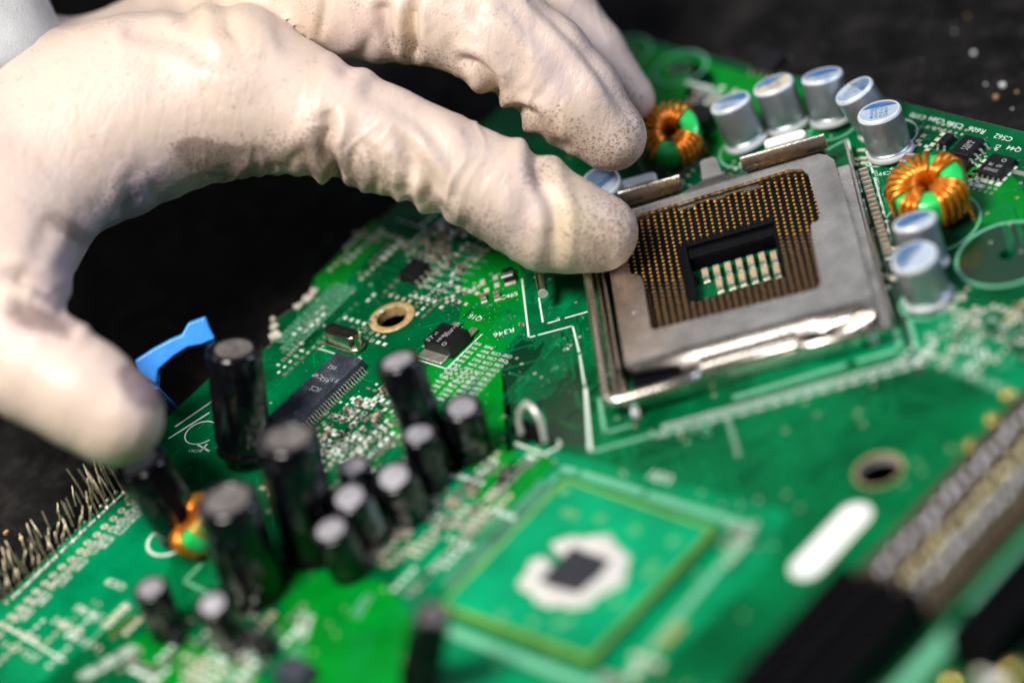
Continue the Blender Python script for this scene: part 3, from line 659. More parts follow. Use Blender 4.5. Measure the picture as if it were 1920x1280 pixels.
toroid((372, 985), .45, .33, .14, .40, (-.5, -.4, .8), ((-20, 60, 7), (100, 180, 7), (215, 290, 6)), wire=.04)
# ------------------------------------------------------------------ chips
def gull(mb, x, y, d, w, h, L, m='solder'):
    """a bent lead leaving the body at (x, y) in direction d"""
    d = Vector(d); n = Vector((-d.y, d.x)); P = [(0, h), (L*.35, h), (L*.55, .03), (L, .02)]
    vs = []
    for s, z in P:
        q = Vector((x, y))+d*s
        for e in (-1, 1):
            vs += [(q.x+n.x*w/2*e, q.y+n.y*w/2*e, z+.012), (q.x+n.x*w/2*e, q.y+n.y*w/2*e, z-.012)]
    fs = []
    for i in range(3):
        a = 4*i; b = a+4; fs += [(a, a+2, b+2, b), (a+1, b+1, b+3, a+3), (a, b, b+1, a+1), (a+2, a+3, b+3, b+2)]
    fs.append((12, 14, 15, 13)); mb.add(vs, fs, m)
def chip(name, px, py, z, lx, ly, h, ang, nx=0, ny=0, texts=(), tsize=.1, tang=180, body='chip', z0=.05, ll=.09, lw=.035, dot=False, sides=(1, -1), mark='mark'):
    c = at(px, py, z0+h); M = Matrix.Translation((c.x, c.y, 0)) @ Matrix.Rotation(radians(ang), 4, 'Z')
    b = MB(); b.box((0, 0, z0+h/2), (lx, ly, h), '_', taper=.04); o = b.build(name, body, parent=board, M=M, smooth=False, bevel=.014)
    if nx or ny:
        g = MB()
        for s in sides:
            for i in range(nx): gull(g, (i-(nx-1)/2)*(lx*.86/max(1, nx-1) if nx > 1 else 0), s*ly/2*.97, (0, s), lw, z0+h*.35, ll)
            for i in range(ny): gull(g, s*lx/2*.97, (i-(ny-1)/2)*(ly*.86/max(1, ny-1) if ny > 1 else 0), (s, 0), lw, z0+h*.35, ll)
        g.build('leads', 'solder', parent=o, smooth=False)
    if texts or dot:
        t = MB()
        for s, x, y, sz in texts: put_text(t, s, (x, y), sz, tang, z0+h+.0015)
        if dot: t.ring(.03, .045, z0+h+.0015, 18, '_', Matrix.Translation((dot[0], dot[1], 0)))
        t.build('marking', mark, parent=o, smooth=False)
    return o
# power transistor with its metal tab
o = chip('power_transistor', 835, 628, 0, .62, .54, .21, 0, texts=(('HHRE', -.02, -.06, .10), ('3055', .03, .06, .10), ('22CTVOB', .02, .17, .085), ('e1', -.19, -.02, .09)), tang=90, dot=(.14, -.19), z0=.03)
p = at(835, 628, .24)
m_ = MB(); m_.box((-.05, -.36, .035), (.56, .22, .05), 'solder'); m_.build('metal_tab', 'solder', parent=o, smooth=False, bevel=.02)
for x in (.2, -.2): m_ = MB(); m_.box((x, .36, .06), (.13, .26, .06), 'solder'); m_.build('lead', 'solder', parent=o, smooth=False, bevel=.02)
t = MB(); put_text(t, 'ST', (-.20, -.17), .14, 75, .2415); t.build('logo', 'mark', parent=o, smooth=False)
g = MB(); A1, B1 = (-.35, -.52), (.35, .55)
g.line((p.x+.37, p.y-.5), (p.x+.37, p.y+.45), .025, ZD); g.line((p.x-.36, p.y-.5), (p.x+.37, p.y-.5), .025, ZD); g.build('outline_print', 'silk', parent=board, smooth=False)
chip('driver_chip', 775, 502, 0, .38, .46, .15, 0, 0, 4, ll=.13, lw=.05, sides=(1,))
ms = chip('bridge_chip', 590, 728, 0, .62, 1.9, .17, 0, 0, 26, (('ICS', .02, -.0, .16), ('952', .02, .25, .14), ('C4P', -.18, .28, .13), ('E 51', .17, .3, .12), ('052', -.08, .55, .12), ('Y', .1, -.6, .1)), tang=180, body='chipb', z0=.04, ll=.14, lw=.022)
# quartz crystal
c = at(652, 652, .02); M = Matrix.Translation((c.x-.09, c.y+.06, .03)) @ Matrix.Rotation(radians(0), 4, 'Z')
def stadium(L, w, n=10): r = w/2; x = L/2-r; return [(x+r*cos(t), r*sin(t)) for t in np.linspace(-pi/2, pi/2, n)]+[(-x+r*cos(t), r*sin(t)) for t in np.linspace(pi/2, 3*pi/2, n)]
def stack(mb, prof, L, w, m='_'):
    k = None; vs = []; fs = []; n = 20
    for off, z in prof: vs += [(x, y, z) for x, y in stadium(L+2*off, w+2*off)]
    for i in range(len(prof)-1): fs += [[i*n+j, i*n+(j+1) % n, (i+1)*n+(j+1) % n, (i+1)*n+j] for j in range(n)]
    fs += [list(range(n))[::-1], [(len(prof)-1)*n+j for j in range(n)]]; mb.add(vs, fs, m)
x_ = MB(); stack(x_, [(.035, .0), (.045, .02), (.035, .05), (.0, .06), (0, .26), (-.01, .29), (-.03, .30)], .74, .27)
xt = x_.build('quartz_crystal', 'crystal', parent=board, M=M, ang=45)
x2 = MB(); x2.add([(x, y, .3015) for x, y in stadium(.70, .23)], [list(range(20))]); x2.build('dark_cap', 'crystop', parent=xt)
x3 = MB(); put_text(x3, '19K10ST', (0, 0), .13, 180, .303); x3.build('marking', 'hole', parent=xt, smooth=False)
g = MB(); q = Vector((c.x-.09, c.y+.06)); g.line((q.x-.42, q.y-.26), (q.x+.46, q.y-.26), .022, ZD); g.line((q.x+.46, q.y-.26), (q.x+.46, q.y-.14), .022, ZD); g.build('outline_print', 'silk', parent=board, smooth=False)
# chips in the far right corner
chip('driver_chip', 1812, 272, 0, .39, .50, .15, 0, 0, 4, (('1324S', 0, 0, .11), ('AB5 6', .08, 0, .09)), tang=90, ll=.12, lw=.045, z0=.04)
chip('small_transistor', 1773, 258, 0, .16, .28, .11, 0, 2, 0, ll=.07, lw=.05)
chip('regulator_chip', 1868, 308, 0, .50, .52, .11, 0, 5, 0, (('AP  78', .0, -.02, .10), ('55N03', .0, -.15, .10)), tang=180, dot=(.07, .13), z0=.02, ll=.07)
chip('power_chip', 1778, 311, 0, .62, .50, .11, 0, 4, 0, (('SENN', -.16, .05, .1), ('0N03S', -.14, -.08, .09)), tang=90, z0=.02, ll=.07)
chip('power_chip', 1697, 345, 0, .50, .62, .11, 0, 0, 4, (('D 8', -.05, .15, .12),), tang=180, z0=.02, ll=.07)
chip('power_chip', 1440, 110, 0, .5, .5, .16, 0, 4, 0, z0=.02); chip('power_chip', 1310, 212, 0, .55, .5, .3, 0, 4, 0, z0=.02)
chip('tantalum_diode', 952, 510, 0, .30, .20, .12, 135, texts=(('GH3', -.03, .0, .1),), tang=90, z0=.03)
d_ = MB(); q = at(950, 517, .16); d_.box((q.x, q.y, .155), (.20, .05, .006), '_', rz=radians(45)); d_.build('stripe_print', 'white', parent=board, smooth=False)
pp = at(958, 533); d_ = MB(); d_.box((pp.x, pp.y, .03), (.12, .2, .04), '_', rz=radians(135)); d_.build('solder_joint', 'pad', parent=board, smooth=False, bevel=.015)
mlcc('ceramic_capacitor', .26, .20, .22, 'mlcc', board, at(1707, 314), radians(100))
for px, py in ((908, 562), (933, 558)): mlcc('ceramic_capacitor', .16, .11, .09, 'mlcc', board, at(px, py), radians(135))
for i in range(10):
    px = 1622+i*5.0; py = 331+i*16.5; mlcc('ceramic_capacitor', .17, .15, .13, 'mlcc', board, at(px, py), radians(135))
mlcc('ceramic_capacitor', .10, .05, .05, 'mlcc', board, at(979, 610), radians(10))
for _ in range(60):
    F_ = random.choice(((650, 800, .6, 1.0), (890, 930, .45, .7), (790, 1000, .5, .8), (1340, 190, .4, .3), (850, 470, .7, .5), (470, 1190, .7, .6), (800, 445, .7, .4), (1330, 330, .3, .2)))
    q = at(F_[0], F_[1]); mlcc('ceramic_capacitor', .15, .09, .07, random.choice(('mlcc', 'mlcct', 'mlcc')), board, (q.x+random.uniform(-F_[2], F_[2]), q.y+random.uniform(-F_[3], F_[3]), .012), random.choice((0, pi/2)))
for px, py, s in ((335, 1205, .28), (502, 1222, .38), (560, 1275, .6)):
    q = at(px, py); b = MB(); b.box((0, 0, .14), (s, s*.8, .25), '_', taper=.1); b.build('power_inductor', 'chipb' if s > .5 else 'chip', parent=board, loc=(q.x, q.y, .012), smooth=False, bevel=.03)
# ------------------------------------------------------------------ chipset package
c0, c1, c2 = at(1060, 895, .2), at(1340, 990, .2), at(842, 1140, .2)
x0, x1, y1, y0 = c0.x, c1.x, (c0.y+c1.y)/2, c2.y
bs = MB(); bs.box(((x0+x1)/2, (y0+y1)/2, .14), (x1-x0, y1-y0, .12), 'edge'); bs.add([(x0+.05, y0+.05, .2015), (x1-.05, y0+.05, .2015), (x1-.05, y1-.05, .2015), (x0+.05, y1-.05, .2015)], [(0, 1, 2, 3)], 'subst')
cs = bs.build('chipset_package', 'subst', parent=board, smooth=False)
cc = at(1078, 1066, .3); dm = MB(); dm.box((cc.x, cc.y, .245), (.80, .82, .08)); dm.build('silicon_die', 'die', parent=cs, smooth=False, bevel=.01)
ps = MB(); k = 60; vs = []; 
q = at(1078, 1070, .2)
for i in range(k+1):
    a = radians(-180+338*i/k); w0 = 1+.03*sin(3*a+1)
    r0, r1 = .44*w0, .88*(1+.04*cos(8*a)+.035*sin(5*a)+.02*sin(17*a))*random.uniform(.97, 1.03)
    if i in (0, k): r0 *= 1.2; r1 *= .85
    for r, z in ((r0, .205), (r0+.06, .25), ((r0+r1)/2, .27), (r1-.07, .245), (r1, .205)): vs.append((q.x+r*cos(a), q.y+r*sin(a)*.92, z+random.uniform(-.006, .006)))
fs = [[5*i+j, 5*i+5+j, 5*i+6+j, 5*i+j+1] for i in range(k) for j in range(4)]; ps.add(vs, fs); ps.build('thermal_paste', 'paste', parent=cs)
MT['ghost'] = mat('faint_pad', (0.09, 0.33, 0.14), 0.4)
for px, py in ((1062, 960), (1075, 965), (1125, 972), (1190, 993), (1262, 1015), (1215, 1075), (1225, 1060), (1155, 1128), (1000, 1165), (1045, 1170), (1065, 1163), (940, 1155), (1058, 920)):
    p = at(px, py, .2); pk = MB(); pk.add([(x, y, .206) for x, y in circ(p, .09, 14)], [list(range(14))]); pk.build('test_point', 'ghost', parent=cs, smooth=False)
# spring loop holding down the heat sink
q = at(1003, 822); an = MB(); an.box((0, 0, .12), (.62, .2, .22)); anc = an.build('heatsink_anchor', 'slot', parent=board, M=Matrix.Translation((q.x, q.y, .012)) @ Matrix.Rotation(radians(-8), 4, 'Z'), smooth=False, bevel=.04)
la, lb, lt = at(978, 812, .22), at(1022, 828, .2), at(985, 768, .75); lo = MB()
lo.tube([la, la+Vector((-.03, .05, .2)), atd(975, 785, 3.6) if False else la+Vector((0, .12, .38)), la.lerp(lb, .25)+Vector((0, .2, .52)), la.lerp(lb, .6)+Vector((0, .16, .50)), la.lerp(lb, .9)+Vector((0, .1, .33)), lb], .05, 10)
w_ = lo.build('wire_loop', 'loop', parent=board, ang=80); w_.parent = anc; w_.matrix_parent_inverse = anc.matrix_basis.inverted()
# ------------------------------------------------------------------ memory slots
yb = -5.55
def slot(u0, u1, ya, yb_, dark='slot'):
    s = MB(); w = (u1-u0); bx(s, u0, u0+w*.36, ya, yb_, .02, .75); bx(s, u1-w*.42, u1, ya, yb_, .02, .75); bx(s, u0+w*.36, u1-w*.42, ya, yb_, .02, .45)
    return s.build('memory_slot', dark, parent=board, smooth=False, bevel=.04)
slots = [slot(6.52, 7.2, -16, yb), slot(7.32, 8.02, -16, yb), slot(8.9, 9.7, -6.2, 4.8)]
s1 = slots[0]; bk = MB()
bx(bk, 6.34, 6.60, yb+.25, 4.8, .02, .16); bx(bk, 7.18, 7.28, yb+.02, 4.8, .02, .12); bx(bk, 7.95, 8.05, yb+.02, 4.8, .02, .12); bx(bk, 6.60, 7.92, yb+.02, 4.8, .02, .05)
bk.build('broken_housing', 'brown', parent=s1, smooth=False, bevel=.02)
protos = {}
for j in range(26):
    for i, (u, h, mt_) in enumerate(((7.0, 0, 'pin'), (7.45, -.03, 'pincream'), (7.76, .0, 'pin'))):
        k = (mt_,)
        if k not in protos:
            pn = MB(); pn.tube([(0, 0, 0), (0, .01, .25), (.02, 0, .46)], .03, 8, 'pindirty'); pn.lathe([(.03, .42), (.052, .45), (.058, .49), (.04, .53), (.001, .545)], 12); o = protos[k] = pn.build('slot_contact', mt_, parent=slots[i > 1], ang=80)
        else:
            o = protos[k].copy(); COL.objects.link(o); o.parent = slots[0 if i < 2 else 1]
        o.location = (u+random.uniform(-.012, .012), yb+.12+j*.19+random.uniform(-.012, .012), .02+h); o.rotation_euler = (random.uniform(-.12, .12), random.uniform(-.12, .12), random.uniform(0, 6))
for v0 in (-14.0, -5.0):
    g = MB(); g.line((8.4, v0), (8.4, v0+8.6), .34, ZD); g.build('slot_outline_print', 'silkd', parent=board, smooth=False)
g = MB()
for px, py in ((1880, 1240), (1900, 1262), (1860, 1215), (1790, 1290), (1905, 1225), (1890, 1180), (1850, 1270), (1870, 1290)):
    p = at(px, py); g.lathe([(.15, 0), (.13, .12), (.001, .2)], 14, random.choice(('pin', 'pingold', 'pad')), Matrix.Translation((p.x, p.y, .01)))
g.build('solder_lumps', 'pad', parent=board)
# ------------------------------------------------------------------ pin header on the near left edge
hd = MB(); hx = U0+.12
bx(hd, hx, hx+.42, -13.2, -7.75, .02, .10); hdr = hd.build('pin_header', 'slot', parent=board, smooth=False, bevel=.02)
pins = []
for k in range(3):
    b = MB(); r = .017
    if k == 0: P = [(0, 0, 0), (0, 0, .35), (-.05, .02, .6), (-.14, .06, .85)]
    elif k == 1: P = [(0, 0, 0), (0, 0, .2), (-.12, .08, .45), (-.32, .22, .62)]
    else: P = [(0, 0, 0), (.02, .0, .18), (-.02, .1, .32), (-.08, .2, .40)]
    b.tube(P, r, 6); b.lathe([(.055, 0), (.05, .03), (.02, .07)], 8, 'solder'); pins.append(b)
pr_ = [None]*3; cnt = 0
for row in range(4):
    for j in range(25):
        k = random.choice((0, 1, 2)) if row else random.choice((0, 1, 1))
        if j < 4: k = 1
        if pr_[k] is None: o = pr_[k] = pins[k].build('header_pin', 'pindirty', parent=hdr, ang=80)
        else:
            o = pr_[k].copy(); COL.objects.link(o); o.parent = hdr
        o.location = (hx+.06+row*.17, -7.9-j*.205+random.uniform(-.03, .03), .02); s_ = random.uniform(.8, 1.1)*(.95 if j < 5 else .62); o.scale = (s_, s_, s_*random.uniform(.75, 1.0)); o.rotation_euler = (random.uniform(-.1, .1), random.uniform(-.2, .05), random.uniform(-.3, .3))
        cnt += 1
bpt = at(285, 905)
st_ = MB()
for i in range(16):
    a = Vector((bpt.x+random.uniform(-.2, .5), bpt.y+random.uniform(-.7, .3), .05)); tp = at(262+random.uniform(-30, 18), 862+random.uniform(-8, 20), 1.05+random.uniform(-.2, .2))
    st_.tube([a, a.lerp(tp, .4)+Vector((.05, .0, .12)), a.lerp(tp, .75)+Vector((.05, .0, .12)), tp], .016, 6, random.choice(('pindirty', 'rod', 'pindirty')))
st_.build('frayed_wires', 'pindirty', parent=board, ang=80)
g = MB()
for i in range(12): 
    a = at(222-i*17.5, 934+i*16.5); g.line((a.x, a.y+.18), (a.x, a.y-.10), .045, ZD)
for i in range(24):
    for k in range(2): a = (U0+.12+.85+k*.16+random.uniform(-.02, .02), -8.0-i*.21); g.ring(.03, .07, ZD, 10, 'pad', Matrix.Translation((a[0], a[1], 0)))
g.build('header_pads', 'silk', parent=board, smooth=False)
ds = MB()
for cx_, cy_, su, sv_, n_ in ((940, 585, .6, .8, 160), (760, 540, .9, .7, 90), (1060, 700, .5, .9, 50), (860, 700, .6, .9, 70), (1180, 850, 2.5, 2.0, 60), (1800, 300, 1.0, .8, 60), (600, 640, .6, 1.0, 80)):
    q = at(cx_, cy_)
    for _ in range(n_):
        x, y = random.gauss(q.x, su), random.gauss(q.y, sv_); r = random.uniform(.003, .010)
        if x < U0+.1 or y > V1-.1: continue
        ds.prism([(x+r*random.uniform(.5, 1)*cos(t), y+r*random.uniform(.5, 1)*sin(t)) for t in (0, 1.5, 3, 4.6)], .012, .012+r)
tag(ds.build('dust_specks', 'fleck', parent=board, smooth=False), kind='stuff')
# ------------------------------------------------------------------ blue plastic piece lying against the board edge
zb = 1.0
front = [(252, 676), (285, 655), (318, 637), (340, 628), (352, 606), (368, 600), (385, 594), (392, 614), (403, 636), (378, 646), (352, 651), (325, 668), (296, 694), (293, 720), (280, 712), (262, 700)]
P0 = [atd(x, y, 1.1) for x, y in front]; th = -CF.normalized()*-.28
bb = MB(); n = len(front)
bb.add(P0+[p+CF*.22+CU*.03 for p in P0], [list(range(n))[::-1], list(range(n, 2*n))]+[[i, (i+1) % n, n+(i+1) % n, n+i] for i in range(n)])
pc = bb.build('blue_plastic_clip', 'bluep', smooth=False, bevel=.035, segs=3)
tag(pc, 'bright blue bent plastic clip beyond the thumb tip at the board edge', 'plastic clip')
rd = MB(); rd.tube([atd(262, 690, 1.04), atd(290, 672, 1.05), atd(322, 651, 1.06), atd(352, 634, 1.06), atd(392, 622, 1.05)], .035, 8); rd.build('raised_rib', 'bluep', parent=pc)
st2 = MB(); P = [atd(292, 700, .9), atd(289, 725, .9)]; lo_ = at(330, 770, -.7); st2.tube([P[0], P[1], P[1].lerp(lo_, .5), lo_], .09, 10, flat=.5); st2.build('clip_leg', 'bluep', parent=pc)
# ------------------------------------------------------------------ gloved hand: a smooth union of tapering limbs, meshed once
def CP(px, py, dz): w = D0-dz; return np.array([(px-960)/F*w, (640-py)/F*w, dz])
def toW(X): return CPOS + CR*float(X[0]) + CU*float(X[1]) + CF*(D0-float(X[2]))
def cone(P, a, b, ra, rb):
    ba = b-a; l2 = ba@ba; t = np.clip(((P-a)@ba)/l2, 0, 1); d = np.sqrt(((P-a-t[..., None]*ba)**2).sum(-1)); return d-(ra+(rb-ra)*t)
def smin(a, b, k):
    h = np.clip(.5+.5*(b-a)/k, 0, 1); return b*(1-h)+a*h-k*h*(1-h)
LIMBS = dict(
 palm=([(-260, 100, -1.2, 1.8), (20, 240, -.3, 1.42), (240, 205, .0, 1.36), (430, 170, .2, 1.42)], .8),
 back=([(-200, 40, -2.2, 1.6), (60, 210, -2.2, 1.35), (330, 135, -2.5, 1.35), (560, -60, -2.8, 1.6)], 1.0),
 thumb=([(-150, 300, .4, 1.7), (-75, 430, 1.4, 1.5), (-25, 580, 2.5, 1.12), (70, 690, 3.3, .90), (150, 735, 3.5, .86), (212, 778, 3.6, .83)], .45),
 web=([(230, 225, .2, 1.25), (120, 290, .5, 1.30), (40, 400, 1.2, 1.18), (-10, 500, 2.0, 1.1)], .5),
 index=([(430, 175, .2, 1.36), (540, 200, .45, 1.12), (625, 228, .7, .98), (720, 262, .85, .86), (830, 305, .9, .82), (960, 370, .85, .86), (1030, 412, .8, .88), (1075, 425, .8, .77), (1122, 436, .75, .68)], .22),
 middle=([(560, -30, -1.2, 1.15), (700, -10, -.6, 1.12), (840, 10, -.1, 1.02), (930, 65, .1, .93), (1010, 120, .1, .86), (1075, 190, .1, .82), (1145, 255, .0, .62)], .25),
 ring=([(700, -160, -2.6, 1.0), (900, -90, -2.2, .95), (1030, 15, -1.9, .74), (1105, 100, -1.8, .62), (1182, 186, -1.8, .45)], .25),
 little=([(650, -260, -4.3, .9), (860, -230, -4.2, .8), (1010, -140, -4.0, .7), (1070, -60, -3.9, .6)], .25))
def sdf(P):
    D = {}
    for n_, (nd, k) in LIMBS.items():
        d = None
        for a, b in zip(nd, nd[1:]):
            s_ = cone(P, CP(*a[:3]), CP(*b[:3]), a[3], b[3]); d = s_ if d is None else smin(d, s_, k*.5)
        D[n_] = d
    h = smin(D['palm'], D['back'], 1.6); h = smin(h, D['index'], .35); h = smin(h, smin(D['thumb'], D['web'], .8), 1.0)
    h = smin(h, smin(D['middle'], D['ring'], .12), .22); h = smin(h, D['little'], .15)
    return h
lo, hi, st_v = np.array([-11.2, -.0-3.4, -6.6]), np.array([3.4, 9.8, 5.2]), .115
ns = ((hi-lo)/st_v).astype(int); gx, gy, gz = [lo[i]+np.arange(ns[i])*st_v for i in range(3)]
V = np.empty(tuple(ns), np.float32)
for i in range(ns[0]):
    P = np.stack(np.meshgrid([gx[i]], gy, gz, indexing='ij'), -1)[0]; V[i] = sdf(P)
def surface_nets(V, lo, st):
    s = V < 0; nx, ny, nz = V.shape
    c = sum(s[i:nx-1+i, j:ny-1+j, k:nz-1+k].astype(np.int8) for i in (0, 1) for j in (0, 1) for k in (0, 1)); act = (c > 0) & (c < 8)
    idx = -np.ones(act.shape, np.int64); ii = np.argwhere(act); idx[act] = np.arange(len(ii))
    acc = np.zeros((len(ii), 3)); cn = np.zeros(len(ii)); I, J, K = ii.T
    cor = [(i, j, k) for i in (0, 1) for j in (0, 1) for k in (0, 1)]
    for a in cor:
        for b in cor:
            if a < b and sum(abs(a[q]-b[q]) for q in range(3)) == 1:
                va = V[I+a[0], J+a[1], K+a[2]]; vb = V[I+b[0], J+b[1], K+b[2]]; m = (va < 0) != (vb < 0)
                t = np.where(m, va/np.where(m, va-vb, 1), 0)[:, None]; p = np.array(a)+t*(np.array(b)-np.array(a)); acc += p*m[:, None]; cn += m
    vs = lo+(ii+acc/cn[:, None])*st; fs = []
    for ax in range(3):
        sl0 = [slice(1, -1)]*3; sl0[ax] = slice(0, -1); A = s[tuple(slice(0, V.shape[q]-1) if q == ax else slice(1, V.shape[q]-1) for q in range(3))]
        B = s[tuple(slice(1, V.shape[q]) if q == ax else slice(1, V.shape[q]-1) for q in range(3))]
        e = np.argwhere(A != B); sg = A[tuple(e.T)]; o = np.array([0 if q == ax else 1 for q in range(3)]); e = e+o
        u, v = [q for q in range(3) if q != ax]
        def id_(du, dv): k = e.copy(); k[:, u] -= du; k[:, v] -= dv; return idx[tuple(k.T)]
        Q = np.stack([id_(0, 0), id_(1, 0), id_(1, 1), id_(0, 1)], 1); fl = sg if ax != 1 else ~sg; Q[~fl] = Q[~fl][:, ::-1]; fs.append(Q)
    return vs, np.concatenate(fs)
vs, fs = surface_nets(V, lo, st_v)
fs = fs[(fs >= 0).all(1)]
me = bpy.data.meshes.new('glove'); me.from_pydata(vs.tolist(), [], fs.tolist()); me.update()
tmp = bpy.data.objects.new('tmp', me); COL.objects.link(tmp)
m1 = tmp.modifiers.new('a', 'SMOOTH'); m1.factor = .5; m1.iterations = 3
m2 = tmp.modifiers.new('s', 'SUBSURF'); m2.levels = m2.render_levels = 2
ev = bpy.data.meshes.new_from_object(tmp.evaluated_get(bpy.context.evaluated_depsgraph_get())); bpy.data.objects.remove(tmp)
n = len(ev.vertices); X = np.empty(n*3); ev.vertices.foreach_get('co', X); X = X.reshape(-1, 3); Nn = np.empty(n*3); ev.vertices.foreach_get('normal', Nn); Nn = Nn.reshape(-1, 3)
w = D0-X[:, 2]; U = 960+F*X[:, 0]/w; Vp = 640-F*X[:, 1]/w; front_w = np.clip(Nn[:, 2]*2+.9, 0, 1)
def segdist(pts):
    best = np.full(n, 1e9); side = np.zeros(n); par = np.zeros(n); L = 0
    for (x0, y0), (x1, y1) in zip(pts, pts[1:]):
        dx, dy = x1-x0, y1-y0; l2 = dx*dx+dy*dy; t = np.clip(((U-x0)*dx+(Vp-y0)*dy)/l2, 0, 1)
        ex, ey = U-x0-t*dx, Vp-y0-t*dy; d = np.hypot(ex, ey); m = d < best
        side = np.where(m, np.sign(dx*ey-dy*ex), side); par = np.where(m, L+t*sqrt(l2), par); best = np.where(m, d, best); L += sqrt(l2)
    return best, side, par/L
def vnoise(P, seed, sc):
    rs = np.random.RandomState(seed); T = rs.rand(32, 32, 32); Q = P*sc; i = np.floor(Q).astype(int); f = Q-i; f = f*f*(3-2*f); r = 0
    for a in (0, 1):
        for b in (0, 1):
            for c in (0, 1):
                r = r+T[(i[:, 0]+a) % 32, (i[:, 1]+b) % 32, (i[:, 2]+c) % 32]*(f[:, 0] if a else 1-f[:, 0])*(f[:, 1] if b else 1-f[:, 1])*(f[:, 2] if c else 1-f[:, 2])
    return r-.5
D = np.zeros(n)
# (polyline in the photograph, depth, half width in px, raised shoulder, taper)
def chaikin(p):
    for _ in range(2): p = [p[0]]+[q for a, b in zip(p, p[1:]) for q in ((a[0]*.75+b[0]*.25, a[1]*.75+b[1]*.25), (a[0]*.25+b[0]*.75, a[1]*.25+b[1]*.75))]+[p[-1]]
    return p
FOLDS = [
 ([(1003, 268), (1012, 330), (1040, 390), (1042, 450), (1030, 520)], .085, 15, .05),
 ([(1000, 300), (985, 370), (1000, 430)], .03, 22, .02),
 ([(630, 345), (627, 318), (604, 292), (607, 262), (622, 235), (612, 205)], .20, 13, .07),
 ([(665, 352), (655, 310), (668, 268)], .05, 11, .03), ([(700, 358), (712, 330), (700, 300)], .025, 9, .01),
 ([(738, 372), (722, 335), (700, 290), (668, 250)], .035, 9, .02), ([(772, 388), (760, 350), (770, 320), (745, 285)], .06, 12, .04),
 ([(822, 402), (806, 372), (812, 345), (790, 312), (755, 260), (735, 235)], .09, 14, .05),
 ([(860, 430), (835, 400), (826, 372)], .04, 12, .03), ([(905, 462), (880, 430), (870, 400)], .03, 12, .02),
 ([(700, 175), (770, 215), (820, 262), (860, 330)], .035, 18, .03),
 ([(580, 338), (570, 300), (590, 250), (630, 190)], .06, 14, .03), ([(535, 342), (540, 312), (565, 275)], .04, 13, .02), ([(492, 350), (505, 322), (530, 300)], .03, 12, .02), ([(455, 355), (470, 330), (495, 310)], .025, 12, .02),
 ([(612, -10), (603, 40), (600, 80)], .07, 9, .01), ([(775, 100), (770, 50), (774, -10)], .15, 11, .04),
 ([(718, 20), (722, 60), (742, 100)], .10, 12, .03), ([(650, 130), (690, 95), (700, 40)], .04, 16, .02),
 ([(925, 190), (925, 160), (908, 135), (880, 115), (850, 112)], .14, 12, .06), ([(940, 215), (970, 208), (1005, 215), (1020, 235)], .09, 11, .04),
 ([(1005, 262), (1045, 280), (1080, 270)], .07, 12, .03), ([(1042, 262), (1000, 228), (985, 200)], .04, 11, .02),
 ([(960, 20), (1030, 90), (1080, 170), (1090, 240)], .035, 20, .03), ([(1000, 0), (1080, 80), (1150, 170), (1195, 250)], .04, 12, .03),
 ([(870, 150), (840, 100), (845, 60)], .04, 14, .02), ([(900, 30), (960, 90), (1000, 170)], .03, 16, .02),
 ([(120, 568), (90, 545), (50, 520), (0, 510)], .13, 15, .06), ([(150, 590), (110, 590), (70, 570), (20, 575)], .09, 14, .05), ([(130, 620), (80, 600), (40, 600)], .05, 14, .03),
 ([(100, 520), (130, 480), (165, 430)], .03, 16, .02), ([(120, 545), (160, 480), (225, 400), (300, 340)], .035, 14, .02), ([(230, 400), (245, 350), (250, 300)], .03, 14, .02),
 ([(300, 375), (270, 330), (262, 290)], .02, 14, .015), ([(60, 500), (90, 440), (85, 380)], .02, 18, .02),
 ([(250, 60), (320, 70), (420, 115), (560, 118)], .03, 16, .03), ([(420, 0), (430, 60), (470, 110)], .05, 22, .03), ([(530, -10), (540, 50), (560, 110)], .05, 20, .03), ([(330, -20), (350, 30), (380, 80)], .04, 20, .03),
 ([(380, 120), (480, 130), (560, 150)], .015, 18, .01)]
for pts, dep, hw, sh in FOLDS:
    d, s_, t = segdist(chaikin(pts)); tp = np.clip(np.minimum(t, 1.0)*0+np.where(t > .5, (1-t)*3.2, 1), 0, 1)
    wob = 1+.5*vnoise(X, int(hw*7+dep*100), 2.0)
    dep *= 1.25; D += front_w*tp*(-dep*np.exp(-(d/(hw*wob))**2)+sh*np.exp(-((d-hw*2.0)/(hw*1.1))**2))
# crumpled rubber near the finger undersides, faint ripples elsewhere
A = np.exp(-(((U-690)/150)**2+((Vp-345)/60)**2))+.7*np.exp(-(((U-500)/160)**2+((Vp-330)/40)**2))+.8*np.exp(-(((U-950)/120)**2+((Vp-190)/60)**2))+.7*np.exp(-(((U-90)/90)**2+((Vp-560)/50)**2))+.15
fa, fc = X[:, 0]*.93-X[:, 1]*.36, X[:, 0]*.36+X[:, 1]*.93
warp = 1.1*vnoise(X, 31, 1.3); XA = np.stack([(fa+.25*fc)*1.5+warp, fc*.42, X[:, 2]*.35], 1)
R1 = 1-2*np.abs(vnoise(XA, 3, 2.0)); R2 = 1-2*np.abs(vnoise(XA, 5, 4.2)); X_f = X
D += front_w*A*(.06*(R1**2-.5)+.016*(R2**2-.5)); D += .012*vnoise(X, 9, 1.2)*front_w+.006*vnoise(X, 11, 9.0)
D *= 1-.95*np.exp(-((U-553)/34)**2-((Vp-50)/60)**2)
X2 = X+Nn*D[:, None]
Wp = (np.array(CPOS)+np.outer(X2[:, 0], CR)+np.outer(X2[:, 1], CU)+np.outer(D0-X2[:, 2], CF))
